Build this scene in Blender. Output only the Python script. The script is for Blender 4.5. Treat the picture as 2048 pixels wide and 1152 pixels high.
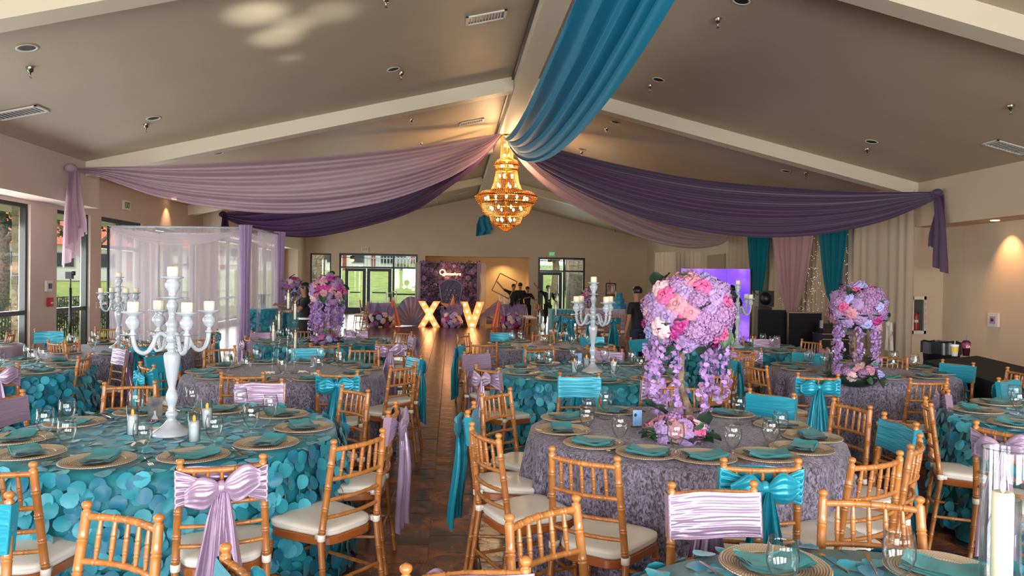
import bpy, bmesh, math, random
from mathutils import Vector, Matrix, noise
random.seed(7)
PI = math.pi
for o in list(bpy.data.objects): bpy.data.objects.remove(o)
S = bpy.context.scene
COL = S.collection
# ------------------------------------------------------------ camera
F = 1460.0; H = 1.65; YAW = math.radians(4.8); PITCH = math.radians(0.5); ROLL = 0.013
fw = Vector((math.sin(YAW)*math.cos(PITCH), math.cos(YAW)*math.cos(PITCH), -math.sin(PITCH)))
r0 = Vector((math.cos(YAW), -math.sin(YAW), 0)); u0 = r0.cross(fw)
RT = r0*math.cos(ROLL)+u0*math.sin(ROLL); UP = -r0*math.sin(ROLL)+u0*math.cos(ROLL)
cd = bpy.data.cameras.new('camera'); cam = bpy.data.objects.new('camera', cd); COL.objects.link(cam)
cd.sensor_width = 36; cd.lens = F/2048*36; cd.clip_end = 400
cam.matrix_world = Matrix(((RT.x, UP.x, -fw.x, 0), (RT.y, UP.y, -fw.y, 0), (RT.z, UP.z, -fw.z, H), (0, 0, 0, 1)))
S.camera = cam
def proj(p):
    d = Vector(p)-Vector((0, 0, H)); z = d.dot(fw)
    return 1024+F*d.dot(RT)/z, 576-F*d.dot(UP)/z
def ray(x, y): return RT*((x-1024)/F)-UP*((y-576)/F)+fw
def at(x, y, z=0.): d = ray(x, y); return d*((z-H)/d.z)+Vector((0, 0, H))
def atY(x, y, Y): d = ray(x, y); return d*(Y/d.y)+Vector((0, 0, H))
def atX(x, y, X): d = ray(x, y); return d*(X/d.x)+Vector((0, 0, H))
def atD(x, y, D): return ray(x, y)*D+Vector((0, 0, H))
def atP(x, y, p, n):
    d = ray(x, y); o = Vector((0, 0, H)); return o+d*((Vector(p)-o).dot(n)/d.dot(n))
# ------------------------------------------------------------ world, sun, lights, exposure
w = bpy.data.worlds.new('sky'); S.world = w; w.use_nodes = True
wn = w.node_tree.nodes; wl = w.node_tree.links
bg = wn['Background']; sky = wn.new('ShaderNodeTexSky'); sky.sky_type = 'NISHITA'
sky.sun_elevation = math.radians(42); sky.sun_rotation = math.radians(205); sky.sun_disc = False
sky.air_density = 1.0; sky.dust_density = 1.5
wl.new(sky.outputs[0], bg.inputs[0]); bg.inputs[1].default_value = 0.16
def light(kind, loc, energy, col, rot=None, aim=None, **k):
    l = bpy.data.lights.new(kind.lower()+'_light', kind); l.energy = energy; l.color = col
    for a, b in k.items(): setattr(l, a, b)
    o = bpy.data.objects.new(kind.lower()+'_light', l); COL.objects.link(o); o.location = loc
    if rot: o.rotation_euler = rot
    if aim is not None: o.rotation_euler = (Vector(aim)-Vector(loc)).to_track_quat('-Z', 'Y').to_euler()
    return o
light('SUN', (0, 0, 20), 2.0, (1, .93, .8), aim=(0.55, 0.45, 19.1), angle=.02)
DAY = (.92, .95, 1.0)
# daylight entering by the windows behind the camera (back wall) and along the left wall
for xx in (-4.6, -1.2, 2.2, 5.6):
    light('AREA', (xx, -3.95, 1.75), (150 if xx < 0 else 225), DAY, aim=(xx*.6, 6, 1.2), shape='RECTANGLE', size=2.4, size_y=2.3)
for ya, yb, e in ((2.0, 6.0, 50), (7.0, 11.0, 50), (11.9, 13.8, 30), (14.7, 16.0, 18), (16.5, 18.5, 30), (19.4, 22.2, 34), (24.6, 28.4, 50), (29.6, 33.4, 50)):
    light('AREA', (-7.85, (ya+yb)/2, 1.6), e*2.1, (.95, .97, 1), aim=(0, (ya+yb)/2, 1.3), shape='RECTANGLE', size=2.5, size_y=yb-ya)
light('AREA', (-3.6, 36.5, 1.5), 80, (.95, 1, .92), aim=(-3.0, 20, .8), shape='RECTANGLE', size=3.4, size_y=2.4)
light('AREA', (5.4, 36.5, 1.5), 50, (.95, 1, .92), aim=(5.0, 20, .8), shape='RECTANGLE', size=2, size_y=2.4)
# sunlight bounced off glass panes onto the ceiling (soft bright patches above the left tables)
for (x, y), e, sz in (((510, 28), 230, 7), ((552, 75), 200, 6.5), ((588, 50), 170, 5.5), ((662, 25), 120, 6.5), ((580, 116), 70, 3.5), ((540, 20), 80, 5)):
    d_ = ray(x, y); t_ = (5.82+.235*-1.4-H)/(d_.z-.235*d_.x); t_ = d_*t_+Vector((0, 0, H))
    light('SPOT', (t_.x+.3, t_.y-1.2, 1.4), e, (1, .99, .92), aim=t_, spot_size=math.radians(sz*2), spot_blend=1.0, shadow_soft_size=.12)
S.view_settings.view_transform = 'Standard'; S.view_settings.look = 'None'; S.view_settings.gamma = 1
S.view_settings.use_curve_mapping = False; S.view_settings.exposure = 1.2
# ------------------------------------------------------------ materials
def lin(c): return tuple(((v/255)/12.92 if v/255 <= .04045 else ((v/255+.055)/1.055)**2.4) for v in c)
def mat(name, col, rough=.5, **k):
    m = bpy.data.materials.new(name); m.use_nodes = True; nt = m.node_tree; b = nt.nodes['Principled BSDF']
    c = lin(col); b.inputs['Base Color'].default_value = (*c, 1); b.inputs['Roughness'].default_value = rough
    for a in ('metallic', 'ior', 'alpha'):
        if a in k: b.inputs[a.capitalize() if a != 'ior' else 'IOR'].default_value = k[a]
    if 'trans' in k: b.inputs['Transmission Weight'].default_value = k['trans']
    if 'sheen' in k: b.inputs['Sheen Weight'].default_value = k['sheen']; b.inputs['Sheen Roughness'].default_value = .4
    if 'coat' in k: b.inputs['Coat Weight'].default_value = k['coat']; b.inputs['Coat Roughness'].default_value = .1
    if 'emit' in k:
        b.inputs['Emission Color'].default_value = (*lin(k.get('ecol', col)), 1); b.inputs['Emission Strength'].default_value = k['emit']
    if 'sub' in k: b.inputs['Subsurface Weight'].default_value = k['sub']; b.inputs['Subsurface Radius'].default_value = (.02, .015, .01)
    co = nt.nodes.new('ShaderNodeTexCoord'); mp = nt.nodes.new('ShaderNodeMapping'); nt.links.new(co.outputs['Object'], mp.inputs[0])
    mp.inputs['Scale'].default_value = k.get('scale', (1, 1, 1))
    if 'var' in k:   # (colour2, noise scale, contrast)
        c2, sc, ct = k['var']; n = nt.nodes.new('ShaderNodeTexNoise'); n.inputs['Scale'].default_value = sc; n.inputs['Detail'].default_value = 5; n.inputs['Distortion'].default_value = 1.4 if sc > 50 else 0
        r = nt.nodes.new('ShaderNodeValToRGB'); r.color_ramp.elements[0].position = .5-ct; r.color_ramp.elements[1].position = .5+ct
        r.color_ramp.elements[0].color = (*c, 1); r.color_ramp.elements[1].color = (*lin(c2), 1)
        nt.links.new(mp.outputs[0], n.inputs[0]); nt.links.new(n.outputs[0], r.inputs[0]); nt.links.new(r.outputs[0], b.inputs['Base Color'])
    if 'bump' in k:
        sc, st = k['bump'][:2]; n = nt.nodes.new('ShaderNodeTexNoise'); n.inputs['Scale'].default_value = sc; n.inputs['Detail'].default_value = 3
        bp = nt.nodes.new('ShaderNodeBump'); bp.inputs['Strength'].default_value = st; bp.inputs['Distance'].default_value = k['bump'][2] if len(k['bump']) > 2 else .01
        nt.links.new(mp.outputs[0], n.inputs[0]); nt.links.new(n.outputs[0], bp.inputs['Height']); nt.links.new(bp.outputs[0], b.inputs['Normal'])
    m.use_backface_culling = False
    return m
def sheer(name, col, opac, trl=.5):
    m = bpy.data.materials.new(name); m.use_nodes = True; nt = m.node_tree; nt.nodes.clear()
    out = nt.nodes.new('ShaderNodeOutputMaterial'); d = nt.nodes.new('ShaderNodeBsdfDiffuse'); t = nt.nodes.new('ShaderNodeBsdfTranslucent')
    tr = nt.nodes.new('ShaderNodeBsdfTransparent'); m1 = nt.nodes.new('ShaderNodeMixShader'); m2 = nt.nodes.new('ShaderNodeMixShader')
    for s in (d, t): s.inputs[0].default_value = (*lin(col), 1)
    m1.inputs[0].default_value = trl; m2.inputs[0].default_value = opac; L = nt.links
    L.new(d.outputs[0], m1.inputs[1]); L.new(t.outputs[0], m1.inputs[2]); L.new(tr.outputs[0], m2.inputs[1]); L.new(m1.outputs[0], m2.inputs[2]); L.new(m2.outputs[0], out.inputs[0])
    return m
def pane_mat():
    m = bpy.data.materials.new('window_glass'); m.use_nodes = True; nt = m.node_tree; nt.nodes.clear()
    out = nt.nodes.new('ShaderNodeOutputMaterial'); g = nt.nodes.new('ShaderNodeBsdfGlossy'); g.inputs['Roughness'].default_value = .02
    tr = nt.nodes.new('ShaderNodeBsdfTransparent'); tr.inputs[0].default_value = (.93, .96, .95, 1); mx = nt.nodes.new('ShaderNodeMixShader')
    mx.inputs[0].default_value = .06; nt.links.new(tr.outputs[0], mx.inputs[1]); nt.links.new(g.outputs[0], mx.inputs[2]); nt.links.new(mx.outputs[0], out.inputs[0])
    return m
M = {}
M['wall'] = mat('painted_wall', (206, 184, 158), .7, bump=(60, .05), var=((198, 176, 150), 1.2, .3))
M['pink'] = mat('pinkish_wall', (200, 179, 165), .7)
M['ceil'] = mat('ceiling_paint', (190, 173, 148), .55, bump=(40, .06), var=((180, 163, 138), .8, .3))
M['beam'] = mat('beam_paint', (214, 202, 176), .5)
M['black'] = mat('black_frame', (28, 28, 30), .35)
M['dark'] = mat('dark_metal', (52, 56, 60), .4, metallic=.3)
M['pane'] = pane_mat()
M['wood'] = mat('honey_bamboo_wood', (190, 124, 62), .32, coat=.3, var=((142, 84, 36), 30, .3), scale=(1, 1, .12))
M['wooddk'] = mat('amber_seat_frame', (158, 88, 36), .3, coat=.5)
M['ring'] = mat('dark_ring_groove', (120, 58, 20), .4)
M['cushion'] = mat('ivory_vinyl', (226, 219, 206), .42, bump=(9, .12))
M['teal'] = mat('teal_satin', (26, 142, 164), .3, sheen=.15, metallic=.2, bump=(9, .15, .008), scale=(1, 1, 4))
M['lav'] = mat('lavender_satin', (172, 146, 172), .27, sheen=.2, metallic=.4, bump=(9, .15, .008), scale=(1, 1, 4))
M['velvet'] = mat('grey_velvet', (70, 61, 70), .5, sheen=.22, bump=(60, 1, .012), var=((150, 141, 164), 58, .12), scale=(1, 1, .6))
M['tealcloth'] = mat('teal_cloth', (24, 126, 138), .55, sheen=.2, bump=(20, .4))
M['petal'] = mat('teal_petal', (30, 140, 156), .5, sheen=.3); M['petal2'] = mat('deep_teal_petal', (16, 114, 140), .45, sheen=.3); M['petal3'] = mat('pale_teal_petal', (66, 166, 184), .45, sheen=.3)
M['napkin'] = mat('teal_napkin', (50, 130, 132), .7, sheen=.12, bump=(30, .3))
M['charger'] = mat('beaded_gold_charger', (214, 196, 168), .34, metallic=.2, bump=(110, .7, .006), var=((158, 130, 98), 90, .12))
_m = M['charger']; _nt = _m.node_tree; _N = _nt.nodes.new; _L = _nt.links.new; _b = _nt.nodes['Principled BSDF']
for l_ in list(_nt.links):
    if l_.to_node == _b: _nt.links.remove(l_)
_tc = _N('ShaderNodeTexCoord'); _sx = _N('ShaderNodeSeparateXYZ'); _L(_tc.outputs['Object'], _sx.inputs[0])
def _op(o, *a):
    q = _N('ShaderNodeMath'); q.operation = o
    for i_, v_ in enumerate(a):
        if isinstance(v_, (int, float)): q.inputs[i_].default_value = v_
        else: _L(v_, q.inputs[i_])
    return q.outputs[0]
_r = _op('SQRT', _op('ADD', _op('MULTIPLY', _sx.outputs[0], _sx.outputs[0]), _op('MULTIPLY', _sx.outputs[1], _sx.outputs[1])))
_a = _op('ARCTAN2', _sx.outputs[1], _sx.outputs[0]); _w = _op('ADD', _op('MULTIPLY', _op('SINE', _op('MULTIPLY', _r, 760.0)), .5), _op('MULTIPLY', _op('SINE', _op('ADD', _op('MULTIPLY', _a, 96.0), _op('MULTIPLY', _r, 380.0))), .35))
_cr = _N('ShaderNodeValToRGB'); _cr.color_ramp.elements[0].position = .38; _cr.color_ramp.elements[1].position = .62; _cr.color_ramp.elements[0].color = (*lin((138, 108, 78)), 1); _cr.color_ramp.elements[1].color = (*lin((222, 206, 180)), 1)
_L(_op('MULTIPLY_ADD', _w, .6, .5), _cr.inputs[0]); _L(_cr.outputs[0], _b.inputs['Base Color'])
M['silver'] = mat('brushed_steel', (186, 170, 150), .22, metallic=1)
def thin_glass():
    m = bpy.data.materials.new('clear_glass'); m.use_nodes = True; nt = m.node_tree; nt.nodes.clear(); N = nt.nodes.new; L = nt.links.new
    out = N('ShaderNodeOutputMaterial'); g = N('ShaderNodeBsdfGlossy'); g.inputs['Roughness'].default_value = .01; tr = N('ShaderNodeBsdfTransparent'); lw = N('ShaderNodeLayerWeight'); lw.inputs['Blend'].default_value = .5
    cr = N('ShaderNodeValToRGB'); cr.color_ramp.elements[0].color = (.985, .995, .99, 1); cr.color_ramp.elements[1].color = (.66, .70, .70, 1); cr.color_ramp.elements[0].position = .5
    pw = N('ShaderNodeMath'); pw.operation = 'POWER'; pw.inputs[1].default_value = 2.4; mu = N('ShaderNodeMath'); mu.operation = 'MULTIPLY_ADD'; mu.inputs[1].default_value = .65; mu.inputs[2].default_value = .035; mx = N('ShaderNodeMixShader')
    L(lw.outputs['Facing'], cr.inputs[0]); L(cr.outputs[0], tr.inputs[0]); L(lw.outputs['Facing'], pw.inputs[0]); L(pw.outputs[0], mu.inputs[0]); L(mu.outputs[0], mx.inputs[0]); L(tr.outputs[0], mx.inputs[1]); L(g.outputs[0], mx.inputs[2]); L(mx.outputs[0], out.inputs[0]); return m
M['glass'] = thin_glass()
M['white'] = mat('white_enamel', (170, 176, 182), .2, coat=.5)
M['wax'] = mat('ivory_wax', (236, 224, 196), .5, sub=.3)
M['whitewax'] = mat('white_wax', (226, 230, 234), .5)
M['flame'] = mat('led_flame', (255, 132, 30), .5, emit=.9)
M['flame2'] = mat('cream_flame', (246, 232, 210), .4)
M['bulb'] = mat('chandelier_bulb', (255, 214, 150), .5, emit=3.5)
M['crystal'] = mat('gold_crystal', (136, 84, 30), .22, metallic=.6, emit=.06, ecol=(255, 150, 50))
M['gold'] = mat('gold_band', (212, 140, 50), .25, metallic=1)
M['letter'] = mat('letter_face', (242, 176, 110), .5, emit=.30, ecol=(255, 150, 70))
M['lbulb'] = mat('letter_bulb', (255, 226, 170), .5, emit=2.2)
M['neon'] = mat('neon_script', (255, 220, 170), .5, emit=3, ecol=(255, 190, 120))
M['bark'] = mat('birch_bark', (150, 126, 104), .8, bump=(40, 1, .02), var=((92, 70, 52), 16, .15))
M['leaf'] = mat('green_leaf', (52, 92, 58), .45); M['euca'] = mat('pale_eucalyptus', (98, 140, 116), .55)
M['dkleaf'] = mat('dark_leaf', (34, 58, 40), .45)
M['rosep'] = mat('hot_pink_petal', (200, 88, 138), .55); M['roseb'] = mat('dusty_rose_petal', (190, 128, 142), .55)
M['rosel'] = mat('lilac_petal', (160, 130, 176), .55); M['rosew'] = mat('cream_petal', (222, 184, 188), .55); M['rosem'] = mat('magenta_petal', (172, 52, 128), .55)
M['hyd'] = mat('hydrangea_petal', (164, 122, 168), .6); M['wist'] = mat('wisteria_petal', (164, 126, 182), .6); M['roseblue'] = mat('periwinkle_petal', (168, 164, 218), .55)
M['grass'] = mat('lawn', (112, 140, 52), .9, bump=(3, .5), var=((158, 164, 84), 1.3, .16))
M['path'] = mat('concrete_path', (206, 196, 184), .85)
M['hedge'] = mat('hedge_leaf', (74, 104, 56), .8, var=((48, 74, 38), 6, .2), bump=(9, 1, .1))
M['stone'] = mat('limestone', (176, 164, 142), .9, bump=(14, 1, .05), var=((142, 128, 106), 6, .2))
M['roof'] = mat('red_roof_tile', (196, 104, 78), .8); M['stucco'] = mat('white_stucco', (226, 220, 212), .8); M['redtrim'] = mat('red_trim', (150, 62, 44), .7)
M['blk'] = mat('black_cloth', (14, 14, 17), .8); M['skin'] = mat('skin', (150, 104, 82), .6); M['hair'] = mat('black_hair', (12, 10, 10), .45)
M['jean'] = mat('navy_trousers', (26, 34, 60), .8)
M['blackplastic'] = mat('black_plastic', (20, 20, 22), .4)
M['purple'] = mat('plum_chiffon', (84, 58, 88), .6, sheen=.3); M['blue'] = mat('ocean_blue_chiffon', (8, 122, 156), .6)
M['tailp'] = sheer('plum_chiffon_sheer', (82, 58, 96), .93, .35); M['lavs'] = sheer('lavender_chiffon', (208, 180, 194), .88, .45)
M['blues'] = sheer('blue_chiffon', (10, 142, 178), .95, .4); M['sheerw'] = sheer('white_sheer', (232, 220, 228), .40, .5)
M['sheerl'] = sheer('lilac_sheer', (202, 178, 214), .9, .5); M['cream'] = sheer('cream_drape', (216, 200, 178), .97, .3)
M['rosyd'] = sheer('dusty_pink_drape', (196, 160, 172), .92, .3); M['aqua'] = sheer('teal_drape', (26, 118, 140), .96, .3)
M['peach'] = mat('peach_fabric', (232, 140, 116), .6)
M['redpl'] = mat('red_plastic', (170, 30, 34), .4); M['whitepl'] = mat('white_plastic', (214, 208, 196), .5)
M['green'] = mat('exit_green', (40, 190, 90), .5, emit=.8); M['paleg'] = mat('exit_pale_green', (120, 170, 120), .5)
M['shell'] = mat('painted_shell', (158, 132, 158), .6, var=((86, 98, 124), 1.6, .2)); M['star'] = mat('orange_starfish', (206, 138, 92), .8, bump=(30, 1, .02))
M['lilaccloth'] = mat('lilac_cloth', (158, 140, 160), .7, sheen=.4)
M['yellow'] = mat('yellow_print', (222, 178, 66), .5)
M['plum'] = mat('plum_velvet', (48, 36, 76), .45, sheen=.8)
# ------------------------------------------------------------ mesh helpers
class MB:
    def __init__(s): s.v = []; s.f = []
    def add(s, V, Fc):
        n = len(s.v); s.v += [tuple(v) for v in V]; s.f += [tuple(i+n for i in f) for f in Fc]; return s
    def box(s, a, b, bev=0):
        x0, y0, z0 = a; x1, y1, z1 = b
        return s.add([(x0, y0, z0), (x1, y0, z0), (x1, y1, z0), (x0, y1, z0), (x0, y0, z1), (x1, y0, z1), (x1, y1, z1), (x0, y1, z1)],
                     [(0, 3, 2, 1), (4, 5, 6, 7), (0, 1, 5, 4), (1, 2, 6, 5), (2, 3, 7, 6), (3, 0, 4, 7)])
    def tube(s, path, rad, n=8, cap=True, flat=None):
        P = [Vector(p) for p in path]; R = rad if isinstance(rad, (list, tuple)) else [rad]*len(P)
        V = []; Fc = []; up = None
        for i, p in enumerate(P):
            d = (P[min(i+1, len(P)-1)]-P[max(i-1, 0)]).normalized()
            if up is None: up = Vector((1, 0, 0)) if abs(d.x) < .8 else Vector((0, 1, 0))
            a = d.cross(up).normalized(); b = a.cross(d); up = b
            for k in range(n):
                t = 2*PI*k/n; V.append(p+(a*math.cos(t)+b*math.sin(t)*(flat or 1))*R[i])
        for i in range(len(P)-1):
            for k in range(n): Fc.append((i*n+k, i*n+(k+1) % n, (i+1)*n+(k+1) % n, (i+1)*n+k))
        if cap: Fc += [tuple(range(n-1, -1, -1)), tuple(range((len(P)-1)*n, len(P)*n))]
        return s.add(V, Fc)
    def lathe(s, prof, n=16, c=(0, 0, 0), cap=False):
        V = []; Fc = []
        for r, z in prof:
            for k in range(n): t = 2*PI*k/n; V.append((c[0]+r*math.cos(t), c[1]+r*math.sin(t), c[2]+z))
        m = len(prof)
        for i in range(m-1):
            for k in range(n): Fc.append((i*n+k, i*n+(k+1) % n, (i+1)*n+(k+1) % n, (i+1)*n+k))
        if cap: Fc += [tuple(range(n-1, -1, -1)), tuple(range((m-1)*n, m*n))]
        return s.add(V, Fc)
    def grid(s, fn, nu, nv, closed=False):
        V = [fn(i/nu, j/nv) for i in range(nu+(0 if closed else 1)) for j in range(nv+1)]; Fc = []
        for i in range(nu):
            i2 = (i+1) % nu if closed else i+1
            for j in range(nv): Fc.append((i*(nv+1)+j, i2*(nv+1)+j, i2*(nv+1)+j+1, i*(nv+1)+j+1))
        return s.add(V, Fc)
    def sphere(s, c, r, n=10, m=6, sc=(1, 1, 1)):
        c = Vector(c)
        return s.grid(lambda u, v: c+Vector((r*sc[0]*math.cos(2*PI*u)*math.sin(PI*v), r*sc[1]*math.sin(2*PI*u)*math.sin(PI*v), -r*sc[2]*math.cos(PI*v))), n, m, True)
    def merge(s, o, mx=None):
        return s.add([mx @ Vector(v) for v in o.v] if mx else o.v, o.f)
    def mesh(s, name, m, smooth=True):
        me = bpy.data.meshes.new(name); me.from_pydata(s.v, [], s.f); me.update()
        ms = m if isinstance(m, (list, tuple)) else [m]
        for x in ms: me.materials.append(x)
        if smooth: me.polygons.foreach_set('use_smooth', [True]*len(me.polygons))
        return me
    def build(s, name, m, parent=None, smooth=True, auto=None):
        me = s.mesh(name, m, smooth)
        if auto: 
            try: me.set_sharp_from_angle(angle=math.radians(auto))
            except Exception: pass
        o = bpy.data.objects.new(name, me); COL.objects.link(o)
        if parent: o.parent = parent
        return o
def tag(o, label, cat, group=None, kind=None):
    if label: o['label'] = label
    if cat: o['category'] = cat
    if group: o['group'] = group
    if kind: o['kind'] = kind
    return o
def empty(name, loc=(0, 0, 0), rz=0, label=None, cat=None, group=None):
    o = bpy.data.objects.new(name, None); COL.objects.link(o); o.location = loc; o.rotation_euler = (0, 0, rz); o.empty_display_size = .1
    return tag(o, label, cat, group)
KIDS = {}
def kids(o):
    if o.name not in KIDS: KIDS[o.name] = list(o.children)
    return KIDS[o.name]
def copy_tree(o, parent=None):
    c = o.copy(); COL.objects.link(c); c.parent = parent
    for ch in kids(o): copy_tree(ch, c)
    return c
def child(name, me, parent, loc=(0, 0, 0), rot=None, sc=None):
    o = bpy.data.objects.new(name, me); COL.objects.link(o); o.parent = parent; o.location = loc
    if rot: o.rotation_euler = rot
    if sc: o.scale = (sc,)*3 if not isinstance(sc, tuple) else sc
    return o
def struct(o, parent=None):
    if parent is None: o['kind'] = 'structure'
    return o
ORD = ['first', 'second', 'third', 'fourth', 'fifth', 'sixth', 'seventh', 'eighth', 'ninth', 'tenth', 'eleventh', 'twelfth', 'thirteenth', 'fourteenth']
def ordinal(i, n):
    if n == 1: return 'only'
    return 'leftmost' if i == 0 else 'rightmost' if i == n-1 else ORD[i]+' from left'
# ============================================================ ROOM
RX, RZ, SL = 1.4, 5.82, .235
YF = 36.0; XL = -7.0; XLR = -7.55; XR = 9.8; XRR = 10.5; YB = -4.0
def cz(x): return RZ-SL*abs(x-RX)
# floor: grout slab plus tiles (nearest in view as single tiles, the rest joined)
TS = .305
fl = struct(MB().box((-8.2, YB-.2, -.12), (11.0, YF+.3, -.004)).build('floor', mat('pale_grout', (150, 122, 92), .8), smooth=False))
tm = mat('slate_tile', (104, 66, 42), .22, bump=(9, .3, .02), coat=.12)
nt = tm.node_tree; b = nt.nodes['Principled BSDF']
geo = nt.nodes.new('ShaderNodeNewGeometry'); n1 = nt.nodes.new('ShaderNodeTexNoise'); n1.inputs['Scale'].default_value = 3.1; n1.inputs['Detail'].default_value = 7; n1.inputs['Distortion'].default_value = 1.2
rp = nt.nodes.new('ShaderNodeValToRGB'); e = rp.color_ramp.elements
e[0].position = .40; e[0].color = (*lin((30, 29, 31)), 1); e[1].position = .64; e[1].color = (*lin((146, 84, 44)), 1); k = e.new(.49); k.color = (*lin((92, 54, 32)), 1)
nt.links.new(geo.outputs['Position'], n1.inputs[0]); nt.links.new(n1.outputs[0], rp.inputs[0]); nt.links.new(rp.outputs[0], b.inputs['Base Color'])
b.inputs['Coat Roughness'].default_value = .12
gx = at(879, 836, 0).x % TS
tb = MB(); g = .0035; tb.add([(g, g, 0), (TS-g, g, 0), (TS-g, TS-g, 0), (g, TS-g, 0), (g, g, -.006), (TS-g, g, -.006), (TS-g, TS-g, -.006), (g, TS-g, -.006)],
       [(0, 1, 2, 3), (0, 4, 5, 1), (1, 5, 6, 2), (2, 6, 7, 3), (3, 7, 4, 0)])
tme = tb.mesh('tile', tm, False)
rest = MB(); cand = []
ix0 = int((-8.1-gx)/TS); ix1 = int((10.9-gx)/TS)
for ix in range(ix0, ix1):
    off = (ix % 2)*TS/2
    for iy in range(int((YB)/TS)+1, int(YF/TS)):
        X = gx+ix*TS; Y = iy*TS+off
        aisle = (-1.0 < X < .75 and 3.2 < Y < 14) or (2.3 < X < 3.6 and 2.6 < Y < 5.0)
        if aisle and len(cand) < 296: cand.append((X, Y))
        else: rest.merge(tb, Matrix.Translation((X, Y, .002)))
for X, Y in cand: child('tile', tme, fl, (X, Y, .002+random.uniform(-.0008, .0008)))
rt = rest.build('tiles', tm, fl, False); rt['kind'] = 'stuff'
# ceiling: two slopes
cm = MB()
th = .12
for xa in (-7.7, 10.7):
    cm.add([(RX, YB, RZ), (xa, YB, cz(xa)), (xa, YF+.2, cz(xa)), (RX, YF+.2, RZ), (RX, YB, RZ+th), (xa, YB, cz(xa)+th), (xa, YF+.2, cz(xa)+th), (RX, YF+.2, RZ+th)],
           [(0, 1, 2, 3), (4, 7, 6, 5), (0, 4, 5, 1), (1, 5, 6, 2), (2, 6, 7, 3)])
struct(cm.build('ceiling', M['ceil'], smooth=False))
# ridge box and cross beams
rb = MB().box((1.22, YB, 5.5), (1.6, YF, 5.81)); struct(rb.build('trim_1', M['beam'], smooth=False))
i = 2
for Y in (.6, 7.6, 14.65, 21.7, 28.8):
    for xa in (-7.0 if Y < 15.2 or Y > 23 else -7.55, 9.8):
        bm_ = MB(); x0 = RX+(-.19 if xa < RX else .19); d = .28
        P = [(x0, cz(x0)), (xa, cz(xa)), (xa, cz(xa)-d), (x0, cz(x0)-d)]
        V = [(x, Y, z) for x, z in P]+[(x, Y+.3, z) for x, z in P]
        bm_.add(V, [(0, 1, 2, 3), (7, 6, 5, 4), (0, 4, 5, 1), (1, 5, 6, 2), (2, 6, 7, 3), (3, 7, 4, 0)])
        struct(bm_.build('trim_%d' % i, M['beam'], smooth=False)); i += 1
# dark strip in the crease beside the ridge box
struct(MB().box((1.17, YB, 5.70), (1.22, YF, 5.76)).build('trim_%d' % i, M['dark'], smooth=False)); i += 1
# ---- left wall with openings
def wall_x(name, X0, X1, ya, yb, z0, z1, holes, m, sloped=True):
    """wall slab in the plane X with rectangular holes (y0,y1,z0,z1)"""
    b = MB(); ys = sorted({ya, yb, *[h[0] for h in holes], *[h[1] for h in holes]})
    for y0, y1 in zip(ys[:-1], ys[1:]):
        hs = sorted([h for h in holes if h[0] <= y0+1e-6 and h[1] >= y1-1e-6], key=lambda h: h[2]); z = z0
        for h in hs:
            if h[2] > z+1e-4: b.box((X0, y0, z), (X1, y1, h[2]))
            z = h[3]
        b.box((X0, y0, z), (X1, y1, z1))
    return struct(b.build(name, m, smooth=False))
LW = [(2.0, 6.0), (7.0, 11.0), (11.75, 13.83), (14.72, 16.02)]
LH = [(a, b_, .12, 2.93) for a, b_ in LW]+[(16.5, 18.62, 0, 2.95)]+[(19.4, 22.4, .12, 2.93), (24.5, 28.5, .12, 2.93), (29.5, 33.6, .12, 2.93)]
wall_x('wall_left', XLR-.2, XLR, YB, YF, 0, 3.78, LH, M['pink'])
struct(MB().box((XLR, YB, 3.0), (XL, 15.2, 3.9)).build('trim_%d' % i, M['pink'], smooth=False)); i += 1
struct(MB().box((XLR, 23.0, 3.0), (XL, YF, 3.9)).build('trim_%d' % i, M['wall'], smooth=False)); i += 1
struct(MB().box((XLR, 34.2, 0), (XL, YF, 3.0)).build('trim_%d' % i, M['wall'], smooth=False)); i += 1
# ---- right wall
wall_x('wall_right', XR, XR+.7, 14.8, YF, 0, 3.88, [], M['wall'])
struct(MB().box((XR, YB, 2.92), (XRR+.1, 14.8, 3.9)).build('trim_%d' % i, M['wall'], smooth=False)); i += 1
struct(MB().box((XRR, YB, 0), (XRR+.15, 14.8, 2.93)).build('wall_right_recess', M['wall'], smooth=False))
# ---- back wall with its four windows behind the camera
bw = MB(); xs = [XLR, -5.9, -3.3, -2.5, .1, .9, 3.5, 4.3, 6.9, XRR]
for q in range(len(xs)-1):
    if q % 2 == 1: bw.box((xs[q], YB-.2, 0), (xs[q+1], YB, .5)); bw.box((xs[q], YB-.2, 3.0), (xs[q+1], YB, 5.9))
    else: bw.box((xs[q], YB-.2, 0), (xs[q+1], YB, 5.9))
struct(bw.build('wall_back', M['wall'], smooth=False))
# ---- far wall with openings
def fx(px): return atY(px, 560, YF).x
fw_open = [(fx(620), fx(662), 0.0, 2.9), (fx(678), fx(835), 0, 2.93), (fx(850), fx(1058), 0, 2.86), (fx(1076), fx(1170), 0, 2.88)]
b = MB(); xs = sorted({XLR, XR+.2, *[h[0] for h in fw_open], *[h[1] for h in fw_open]})
def wallcol(b, x0, x1, y0, y1, za):
    # column up to the sloped ceiling
    n = 1 if not (x0 < RX < x1) else 2; X = [x0, x1] if n == 1 else [x0, RX, x1]
    for a_, c_ in zip(X[:-1], X[1:]):
        b.add([(a_, y0, za), (c_, y0, za), (c_, y1, za), (a_, y1, za), (a_, y0, cz(a_)+.05), (c_, y0, cz(c_)+.05), (c_, y1, cz(c_)+.05), (a_, y1, cz(a_)+.05)],
              [(0, 3, 2, 1), (4, 5, 6, 7), (0, 1, 5, 4), (1, 2, 6, 5), (2, 3, 7, 6), (3, 0, 4, 7)])
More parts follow.
